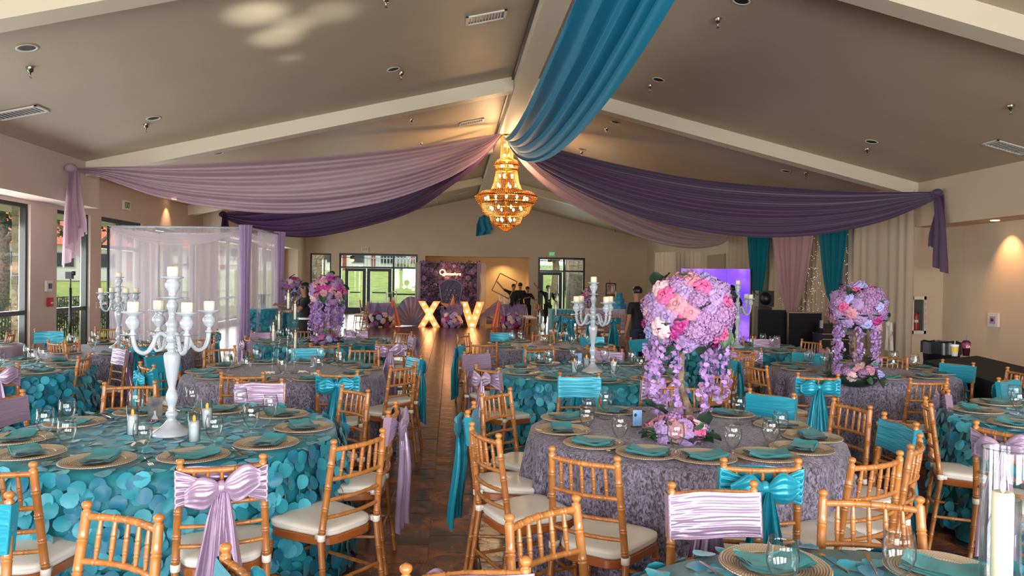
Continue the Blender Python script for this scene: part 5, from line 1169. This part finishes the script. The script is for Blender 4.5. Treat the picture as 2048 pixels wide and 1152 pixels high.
MB().box((0, 0, 0), (w_, .55, .55)).build('body', M['blackplastic'], r, False); MB().box((-.005, -.01, .54), (w_+.005, .56, .56)).build('edge', M['silver'], r, False); MB().box((-.005, -.01, .42), (w_+.005, .0, .44)).build('edge', M['silver'], r, False); MB().box((w_*.3, -.02, .3), (w_*.42, 0, .4)).build('latch', M['silver'], r, False)
r, w_ = boxpx('mixer_rack', 1648, 1692, 0, 16.9, 0, 0, 'low mixer rack on top of the flight case', 'case', z0=.562); MB().box((0, 0, 0), (w_, .4, .2)).build('body', M['blackplastic'], r, False); MB().box((0, -.006, .07), (w_, 0, .085)).build('strip', mat('rack_red', (80, 30, 36), .5), r, False); MB().box((-.05, 0, .1), (-.01, .1, .28)).build('meter', M['white'], r, False)
# ============================================================ FAR STAGE
YS = 26.0
def sx(px, Y=YS): return atY(px, 560, Y).x
def sz(px, py, Y=YS): return atY(px, py, Y).z
# flower wall
x0, x1, zt = sx(838, 27.5), sx(960, 27.5), sz(900, 526, 27.5)
fw_ = empty('flower_wall', (x0, 27.5, 0), 0, 'plum flower wall behind the throne on the far stage', 'backdrop'); W_ = x1-x0
MB().box((0, .05, 0), (W_, .12, zt)).build('panel', mat('dark_plum', (44, 34, 52), .8), fw_, False)
rw = [rose_mesh(20+k, mat('stage_rose_%s' % n, c_, .6), 3, .075) for k, (n, c_) in enumerate((('plum', (94, 68, 108)), ('mauve', (134, 106, 140)), ('dark', (66, 50, 76))))]
rnd = random.Random(8)
for k in range(280):
    child('rose', rnd.choice(rw), fw_, (rnd.uniform(0, W_), rnd.uniform(-.02, .03), rnd.uniform(.2, zt)), (PI/2+rnd.uniform(-.3, .3), 0, rnd.uniform(-.3, .3)), rnd.uniform(.6, 1.15))
lv = MB()
for k in range(1800):
    p = Vector((rnd.uniform(-.03, W_+.03), rnd.uniform(-.05, .04), rnd.uniform(0, zt+.08))); a = Vector((rnd.gauss(0, 1), rnd.gauss(0, .5), rnd.gauss(0, 1))).normalized()*.05; t = Vector((a.z, 0, -a.x))*.5; lv.add([p-a, p+t, p+a, p-t], [(0, 1, 2, 3)])
lv.build('leaves', mat('plum_leaf', (84, 68, 100), .7), fw_, False)['kind'] = 'stuff'
for a, b_, lab in ((830, 841, 'left'), (954, 972, 'right')):
    o = curtain(Vector((sx(a, 27.4), 27.4, 0)), Vector((sx(b_, 27.4), 27.4, 0)), M['sheerw'], 5, .05, .02, zt, name='curtain'); tag(o, 'white sheer drape at the %s side of the flower wall' % lab, 'curtain')
# neon script
r = empty('neon_sign', ((x0+x1)/2, 27.36, sz(903, 547, 27.5)), 0, 'glowing white script sign on the flower wall', 'sign'); text('Q', .30, M['neon'], r, (-.27, 0, .03), (PI/2, 0, 0), ext=.01); t = text('uinceañera', .155, M['neon'], r, (.07, 0, -.02), (PI/2, 0, 0), ext=.01)
light('POINT', ((x0+x1)/2, 27.1, sz(903, 547, 27.5)), 8, (1, .45, .2), shadow_soft_size=.2)
# throne
px0, px1 = sx(879, 26.6), sx(925, 26.6); tw = px1-px0; r = empty('throne_chair', ((px0+px1)/2, 26.6, 0), 0, 'tufted plum throne chair before the flower wall', 'chair'); zt2 = sz(900, 562, 26.6)
bk = MB().grid(lambda u, v: (lambda hwid, z: Vector(((u-.5)*2*hwid, .1+.05*math.cos(8*PI*u)*math.cos(8*PI*v)*.3, z)))(tw/2*(.62+.38*v**1.5), .5+(zt2-.5)*v-.16*abs(2*u-1)**3*v+.05*math.sin(PI*u)*v), 24, 24); bk.build('backrest', M['plum'], r)
MB().box((-tw*.31, .11, .45), (tw*.31, .2, zt2-.2)).build('back_frame', M['plum'], r, False)
rim = [Vector(((u-.5)*2*tw/2, .08, zt2-.16*abs(2*u-1)**3+.05*math.sin(PI*u))) for u in [k/12 for k in range(13)]]; MB().tube([(-tw*.31, .08, .5), *rim, (tw*.31, .08, .5)], .03, 6).build('carved_rim', mat('mauve_frame', (120, 104, 140), .4), r)
for row in range(4):
    for k in range(4-(row % 2)): MB().sphere(((k-1.5+.5*(row % 2))*tw*.16, .06, .8+row*.17), .022, 8, 5).build('crystal_button', M['white'], r)
MB().box((-tw*.33, -.5, .2), (tw*.33, .1, .5)).build('seat', M['plum'], r, False)
for s in (-1, 1): MB().box((s*tw*.36-.05, -.5, .2), (s*tw*.36+.05, .1, .72)).build('armrest', M['plum'], r, False); MB().tube([(s*tw*.3, -.45, .2), (s*tw*.32, -.5, 0)], [.04, .02], 8).build('leg', M['gold'], r); MB().tube([(s*tw*.3, .05, .2), (s*tw*.32, .08, 0)], [.04, .02], 8).build('leg', M['gold'], r)
# marquee letters
def letter(ch_, px0, px1, segs, lab):
    X0, X1 = sx(px0, YS), sx(px1, YS); w_ = X1-X0; h_ = sz(900, 603, YS); r = empty('marquee_letter_'+('x' if ch_ == 'X' else 'v'), (X0, YS, 0), 0, lab, 'marquee letter'); r.name = 'marquee_letter'
    for si_, (a, b_) in enumerate(segs):
        a = Vector((a[0]*w_, 0, a[1]*h_)); b_ = Vector((b_[0]*w_, 0, b_[1]*h_)); of_ = .004*si_; hw_ = w_*.15
        MB().add([(a.x-hw_, -of_, a.z), (a.x+hw_, -of_, a.z), (b_.x+hw_, -of_, b_.z), (b_.x-hw_, -of_, b_.z), (a.x-hw_, .16+of_, a.z), (a.x+hw_, .16+of_, a.z), (b_.x+hw_, .16+of_, b_.z), (b_.x-hw_, .16+of_, b_.z)], [(0, 1, 2, 3), (7, 6, 5, 4), (0, 4, 5, 1), (1, 5, 6, 2), (2, 6, 7, 3), (3, 7, 4, 0)]).build('stroke', M['letter'], r, False)
        for t in (.12, .35, .5, .65, .88) if ch_ == 'X' else (.1, .37, .63, .88):
            p = a.lerp(b_, t); MB().sphere((p.x, -.03, p.z), .045, 8, 6).build('bulb', M['lbulb'], r)
    light('POINT', ((X0+X1)/2, YS-.5, h_/2), 2.5, (1, .5, .2), shadow_soft_size=.15)
letter('X', 836, 882, [((.17, 0), (.83, 1)), ((.83, 0), (.17, 1))], 'lit marquee letter X on the far stage floor')
letter('V', 920, 970, [((.5, 0), (.17, 1)), ((.5, 0), (.83, 1))], 'lit marquee letter V on the far stage floor')
# shells
def bigshell(px, py0, py1, Y, lab, conch=False):
    c_ = sx(px, Y); zt = sz(px, py0, Y); zb = max(0.0, sz(px, py1, Y)); Hh = zt-zb
    if not conch:
        b = MB()
        def f(u, v):
            a = PI*(.02+.96*u); rr = v; z = zb+.01+rr*math.sin(a)*Hh*.93*.5*(1+abs(math.sin(a))); x = rr*math.cos(a)*Hh*.62; return Vector((x, -.14*math.sin(PI*v*.9)-.11*abs(math.sin(u*PI*11))*v, z))
        b.grid(f, 110, 10); b.grid(lambda u, v: (lambda p: Vector((p.x, p.y+.06, p.z)))(f(u, v)), 60, 6)
        o = b.build('giant_scallop_shell', M['shell'])
    else:
        b = MB()
        def f(u, v):
            R_ = Hh*.42*(1-v)**.8*(1+.12*math.sin(v*26)); a = 2*PI*u; ax_ = Vector((-.2+.55*v*.6, 0, zb+Hh*(.38+.62*v))); return ax_+Vector((R_*math.cos(a)*1.25, R_*math.sin(a)*.4, R_*math.sin(a)*.55*0+R_*.8*math.cos(a)*.4))
        b.grid(f, 32, 30, True); b.grid(lambda u, v: Vector((-.3+1.0*u*math.cos(v*1.2), -.1*math.sin(PI*v), zb+Hh*.4*(1-u)*v+.1)), 10, 10); o = b.build('giant_conch_shell', M['shell'])
    o.location = (c_, Y, 0); tag(o, lab, 'shell')
bigshell(823, 589, 655, 26.6, 'giant fluted scallop shell cutout left of the letter X'); bigshell(990, 600, 655, 26.6, 'giant conch shell cutout right of the letter V', True)
# starfish
c_ = sx(905, 26.2); zc2 = sz(905, 616, 26.2); b = MB(); R_ = .5
for k in range(5):
    a = PI/2+k*2*PI/5; d = Vector((math.cos(a), 0, math.sin(a))); s = Vector((-d.z, 0, d.x)); b.add([Vector((0, -.09, 0)), s*.11-d*-.08, d*R_+Vector((0, .01, 0)), -s*.11+d*.08, Vector((0, .05, 0))], [(0, 1, 2), (0, 2, 3), (4, 2, 1), (4, 3, 2)])
o = b.build('giant_starfish', M['star'], smooth=False); o.location = (c_, 26.2, zc2); o.rotation_euler = (0, .1, 0); tag(o, 'orange starfish ornament standing between the two letters', 'ornament')
# floor florals
for (a, b_, py, lab, s) in ((730, 792, 640, 'left of the scallop shell', 1), (884, 925, 636, 'between the two marquee letters', 2), (1002, 1052, 636, 'right of the conch shell', 3)):
    Y = 25.8; xm = sx((a+b_)/2, Y); hw_ = (sx(b_, Y)-sx(a, Y))/2; r = empty('floor_flower_cluster', (xm, Y, 0), 0, 'plum and white flower mound '+lab, 'flower arrangement', 'stage floor flowers')
    bouquet(r, (0, 0, .24), .42, 34, s, ['hyd', 'lilac', 'mag', 'cream', 'cream', 'peri'], (hw_/.42, .6, .9), -.75, 14, 1.6)
    pl = MB(); rnd = random.Random(s)
    for k in range(16):
        x_ = rnd.uniform(-hw_, hw_)*.8; hh = rnd.uniform(.3, .75); 
        for j in range(14): t = j/14; wd = .13*math.sin(PI*min(.95, t+.12)); zz = .3+hh*t*.8; xx = x_*(1+.3*t); pl.add([(xx, -.1, zz), (xx+wd*.6, -.13, zz+.07), (xx+wd*.9, -.12, zz+.17), (xx+wd*.3, -.11, zz+.09), (xx-wd*.6, -.13, zz+.07), (xx-wd*.9, -.12, zz+.17), (xx-wd*.3, -.11, zz+.09)], [(0, 1, 2, 3), (0, 6, 5, 4)])
    pl.build('feather_plume', mat('lilac_plume', (150, 130, 170), .8), r, False)
for px, lab in ((786, 'left'), (1000, 'right')):
    X = sx(px, 26.2); s_ = -1 if lab == 'left' else 1
    o = MB().grid(lambda u, v: Vector(((v-.5)*(.14+.16*u)-s_*.15*u, .05*math.sin(v*15), .92*(1-u)+.01)), 12, 14).build('peach_fabric_drape', M['peach']); o.location = (X, 26.2, 0); tag(o, 'peach fabric falling to the floor at the stage %s' % lab, 'drape')
# lilac clothed side tables with lanterns
def clothtable(px0, px1, py, Y, h_, m, lab, wd=.8):
    X0, X1 = sx(px0, Y), sx(px1, Y); o = MB(); N = 120
    def f(u, v):
        P = [(X0, Y), (X1, Y), (X1, Y+wd), (X0, Y+wd)]; k = min(3, int(u*4)); t = u*4-k; a = Vector(P[k]); b_ = Vector(P[(k+1) % 4]); q = a.lerp(b_, t); n_ = Vector(((b_-a).y, -(b_-a).x)).normalized()*.03*math.sin(u*140)*(1-v); return Vector((q.x+n_.x, q.y+n_.y, .01+h_*v))
    o.grid(f, N, 4, True); o.add([(X0, Y, h_+.01), (X1, Y, h_+.01), (X1, Y+wd, h_+.01), (X0, Y+wd, h_+.01)], [(0, 1, 2, 3)]); q = o.build('cloth_covered_table', M[m]); return tag(q, lab, 'table')
clothtable(741, 788, 614, 27.0, .80, 'lilaccloth', 'lilac clothed table left of the scallop shell'); clothtable(1004, 1053, 614, 27.0, .80, 'lilaccloth', 'lilac clothed table right of the conch shell')
def lantern(px, Y, h_, z, lab):
    X = sx(px, Y); r = empty('candle_lantern', (X, Y+.25, z), 0, lab, 'lantern', 'white box lanterns'); w_ = .09
    for a in (-1, 1):
        for b_ in (-1, 1): MB().box((a*w_-.01, b_*w_-.01, 0), (a*w_+.01, b_*w_+.01, h_)).build('corner_post', M['whitewax'], r, False)
    MB().box((-w_, -w_, 0), (w_, w_, .02)).build('base', M['whitewax'], r, False); MB().box((-w_-.01, -w_-.01, h_-.02), (w_+.01, w_+.01, h_)).build('top', M['whitewax'], r, False); MB().lathe([(0, .02), (.04, .02), (.04, .2), (0, .2)], 10).build('candle', M['wax'], r)
for px, h_, lab in ((777, .36, 'taller white lantern on the left lilac table'), (787, .42, 'white lantern at the right end of the left lilac table'), (1005, .40, 'white lantern at the left end of the right lilac table'), (1016, .34, 'shorter white lantern on the right lilac table'), (900, .36, 'white lantern before the throne')):
    if px == 900: lantern(px, 25.6, .36, .0, lab); continue
    lantern(px, 27.0, h_, .815, lab)
# chairs by the far doors and around the cake tables (Chiavari seen small)
def farchair(px, Y, rz, sash, lab):
    X = sx(px, Y); o = use(CHAIR0, (X, Y, .002), rz); tag(o, 'honey wood bamboo chair '+lab, 'chair', 'honey wood banquet chairs')
    if sash: s_ = use(SASH0[(sash, 0)], (X, Y, .002), rz); tag(s_, 'teal ruffled sash on the chair '+lab, 'sash', 'satin chair sashes')
farchair(722, 25, 1.5, None, 'left of the left lilac table'); farchair(734, 27, -1.5, None, 'close against the left lilac table'); farchair(712, 17, 1.4, None, 'behind the back left flower tree')
for k, (px, Y, rz, s_) in enumerate(((1060, 25, 1.2, None), (1066, 24, 1.2, None), (1118, 17.5, .1, 'teal'), (1137, 16.6, .0, 'teal'), (1150, 18.2, .2, None), (1165, 17.4, .1, None), (1178, 17.0, -.1, 'teal'), (1196, 18, 0, None), (1222, 16.4, .0, 'teal'), (1238, 17.4, -.2, None), (640, 14.6, .6, None), (632, 15.6, 1.0, 'teal'))):
    farchair(px, Y, rz, s_, ('at the far cake tables, %s' % ordinal(k, 12)) if k < 10 else ('behind the woman in black' if k == 10 else 'with teal sash beyond the woman in black'))
# cake table and cake
clothtable(1178, 1252, 0, 18.6, .95, 'lilaccloth', 'lilac clothed high table carrying the teal cake', 1.0)
o = MB().lathe([(0, 0), (.2, 0)], 4); X = sx(1240, 18.9); r = empty('tiered_cake', (X, 19.0, .965), 0, 'teal three-tier cake on the far lilac table', 'cake')
for k, (R_, z) in enumerate(((.2, 0), (.15, .14), (.1, .28))): MB().lathe([(R_, z), (R_, z+.13), (R_-.01, z+.14), (0, z+.14)], 24).build('tier', M['petal2'], r)
clothtable(1105, 1150, 0, 19.5, .9, 'tealcloth', 'teal clothed table behind the far chairs', .8)
X = sx(1178, 19.2); tree_piece((X, 19.2, .965), .34, .2, 'small dark pink flower tree on the far cake table', 12, 24, True, 0, 5)
tall_holder(.62, 'tall glass candle tube left of the teal cake', (sx(1226, 18.8), 18.9, .965)); tall_holder(.5, 'shorter glass candle tube by the teal cake', (sx(1232, 18.8), 18.8, .965))
# easel with portrait
X = sx(1221, 22); z0 = sz(1221, 591, 22); z1 = sz(1221, 566, 22); r = empty('portrait_easel', (X, 22, 0), .2, 'easel holding a dark framed portrait by the cake table', 'easel')
for a, b_ in (((-.3, 0, 0), (0, .05, z1+.12)), ((.3, 0, 0), (0, .05, z1+.12)), ((0, .5, 0), (0, .06, z1))): MB().tube([a, b_], .014, 6).build('leg', M['wooddk'], r)
MB().box((-.17, -.04, z0), (.17, -.01, z1)).build('picture_frame', M['black'], r, False); MB().box((-.14, -.045, z0+.03), (.14, -.04, z1-.03)).build('portrait', mat('portrait_print', (86, 70, 66), .5, var=((176, 150, 134), 6, .12)), r, False); MB().tube([(-.25, -.04, z0-.01), (.25, -.04, z0-.01)], .012, 6).build('ledge', M['wooddk'], r)
# ============================================================ PEOPLE
def skin_mesh(name, verts, edges, m, parent, sub=2, root=0):
    me = bpy.data.meshes.new(name); me.from_pydata([v[:3] for v in verts], edges, []); me.update(); me.materials.append(m)
    o = bpy.data.objects.new(name, me); COL.objects.link(o); o.parent = parent
    s = o.modifiers.new('skin', 'SKIN'); s.use_smooth_shade = True; ss = o.modifiers.new('sub', 'SUBSURF'); ss.levels = sub; ss.render_levels = sub
    lay = me.skin_vertices[0].data if me.skin_vertices else None
    if lay is None:
        bpy.context.view_layer.objects.active = o
    for i_, v in enumerate(verts):
        rx, ry = (v[3], v[3]) if len(v) == 4 else (v[3], v[4]); me.skin_vertices[0].data[i_].radius = (rx, ry)
    me.skin_vertices[0].data[root].use_root = True
    return o
def person(loc, rz, hgt, label, top, bottom, arms, hair='short', dress=False, lean=0):
    k = hgt/1.7; r = empty('person', loc, rz, label, 'person')
    def P(x, y, z, *rr): z2 = z*k; return (x*k, (y-lean*max(0, z-.9))*k, z2, *[q*k for q in rr])
    V = [P(0, 0, .93, .09, .06), P(0, .01, 1.12, .08, .055), P(0, .01, 1.30, .09, .06), P(0, .01, 1.42, .05, .045), P(0, 0, 1.47, .048), P(0, -.01, 1.53, .062, .07), P(0, -.01, 1.60, .075, .09), P(0, -.01, 1.66, .06, .07)]
    E = [(0, 1), (1, 2), (2, 3), (3, 4), (4, 5), (5, 6), (6, 7)]
    for s in (-1, 1):
        n = len(V); V += [P(s*.09, 0, .86, .085), P(s*.10, -.01, .48, .055), P(s*.105, .02, .1, .038), P(s*.11, -.03, .035, .04, .03), P(s*.12, -.14, .025, .035, .02)]; E += [(0, n), (n, n+1), (n+1, n+2), (n+2, n+3), (n+3, n+4)]
        sh, el, wr = arms[0 if s < 0 else 1]; n = len(V); V += [P(*sh, .052), P(*el, .038), P(*wr, .026)]; E += [(2, n), (n, n+1), (n+1, n+2)]
        d = (Vector(wr)-Vector(el)).normalized(); pv = Vector(wr)+d*.06; sd = d.orthogonal().normalized(); V.append(P(*pv, .028, .016)); E.append((n+2, n+3))
        for q in range(4):
            off = sd*(q-1.5)*.02; L_ = (.055, .07, .075, .06)[q]; m_ = len(V); a = pv+off*1.2+d*.03; b_ = a+d*L_*.6+Vector((0, 0, -.01)); V += [P(*a, .009), P(*b_, .007)]; E += [(n+3, m_), (m_, m_+1)]
        m_ = len(V); a = Vector(wr)+sd*.035+d*.04; V.append(P(*a, .010)); E.append((n+2, m_))
    skin_mesh('body', V, E, M['skin'], r)
    T = [P(0, 0, .78, .16, .13), P(0, .01, 1.12, .135, .105), P(0, .01, 1.30, .165, .115), P(0, .01, 1.41, .085, .075)]; TE = [(0, 1), (1, 2), (2, 3)]
    for s in (-1, 1):
        sh, el, wr = arms[0 if s < 0 else 1]; n = len(T); mid = Vector(sh).lerp(Vector(el), .75 if 'man ' in label else 1.0); T += [P(*sh, .066), P(*mid, .055)]; TE += [(2, n), (n, n+1)]
    skin_mesh('shirt', T, TE, M[top], r)
    B_ = [P(0, 0, 1.02, .15, .12)]; BE = []
    if dress: B_ += [P(0, 0, .7, .2, .16), P(0, 0, .45, .19, .16)]; BE = [(0, 1), (1, 2)]
    for s in (-1, 1) if not dress else (): n = len(B_); B_ += [P(s*.09, 0, .84, .098), P(s*.10, -.01, .48, .07), P(s*.105, .02, .1, .058)]; BE += [(0, n), (n, n+1), (n+1, n+2)]
    skin_mesh('skirt' if dress else 'trousers', B_, BE, M[bottom], r)
    if dress: MB().lathe([(.135*k, .97*k), (.142*k, .99*k), (.138*k, 1.01*k)], 18).build('white_belt', M['whitewax'], r)
    hz = 1.63*k; hy = (-.01-lean*.73)*k
    hb = MB().grid(lambda u, v: Vector((.092*k*math.cos(2*PI*u)*math.sin(PI*v*.66), hy+.03*k+.108*k*math.sin(2*PI*u)*math.sin(PI*v*.66), hz+.095*k*math.cos(PI*v*.66))), 16, 8, True)
    if hair == 'long': hb.grid(lambda u, v: Vector(((.10+.02*v)*k*math.cos(PI*u), hy+(.03+.10*math.sin(PI*u))*k, hz-.45*k*v)), 14, 8)
    hb.build('hair', M['hair'], r)
    for s in (-1, 1): MB().sphere((s*.082*k, hy+.005, 1.60*k), .022*k, 8, 6, (.5, 1, 1.4)).build('ear', M['skin'], r); MB().sphere((s*.03*k, hy-.088*k, 1.61*k), .010*k, 8, 6).build('eye', M['white'], r)
    MB().sphere((0, hy-.105*k, 1.58*k), .014*k, 8, 6, (.8, 1, 1.4)).build('nose', M['skin'], r); MB().sphere((0, hy-.094*k, 1.545*k), .02*k, 8, 4, (1, .4, .35)).build('mouth', M['roseb'], r)
    return r
down = [((-.18, .01, 1.36), (-.25, .02, 1.08), (-.26, -.05, .84)), ((.18, .01, 1.36), (.25, .02, 1.08), (.26, -.05, .84))]
reach = [((-.18, 0, 1.36), (-.26, -.2, 1.2), (-.22, -.45, 1.25)), ((.18, 0, 1.36), (.25, -.15, 1.15), (.2, -.4, 1.15))]
raise_ = [((-.18, 0, 1.38), (-.42, -.12, 1.5), (-.62, -.2, 1.72)), ((.18, 0, 1.36), (.25, -.1, 1.1), (.2, -.35, 1.1))]
p = atD(609, 600, 13.6); person((p.x, p.y, 0), -1.2, 1.57, 'woman with long dark hair in black dress with white belt', 'blk', 'blk', reach, 'long', True)
p = atD(1276, 600, 13.0); person((p.x, p.y, 0), -2.6, 1.58, 'man in black shirt walking behind the large flower tree', 'blk', 'jean', down, lean=.06)
p = atD(1463, 600, 16.9); person((p.x, p.y, 0), 2.9, 1.62, 'man in black standing before the purple video wall', 'blk', 'jean', reach)
for px, lab, h_, ar, rz_ in ((1027, 'person in black raising an open picture frame by the alcove', 1.55, raise_, 0), (1040, 'person in black in the middle of the far group', 1.6, down, PI), (1055, 'person in black bending at the right of the far group', 1.46, reach, .4), (1096, 'person in dark clothes with raised arm before the far right door', 1.52, raise_, .2)):
    p = atD(px, 600, 26.5+(px % 3)*.4); person((p.x, p.y, 0), rz_, h_, lab, 'blk', 'blk', ar)
P_ = atD(1009, 572, 26.2); q = MB(); s = .34
for a, b_ in (((-s, -s), (s, -s)), ((s, -s), (s, s)), ((s, s), (-s, s)), ((-s, s), (-s, -s))): q.tube([(a[0], 0, a[1]), (b_[0], 0, b_[1])], .018, 6)
o = q.build('empty_frame', M['wooddk']); o.location = P_; o.rotation_euler = (0, .45, 0); tag(o, 'thin square open frame held up by the far group', 'frame')
# low downlight pools in the alcove handled above; the ceiling cans carry no lamps
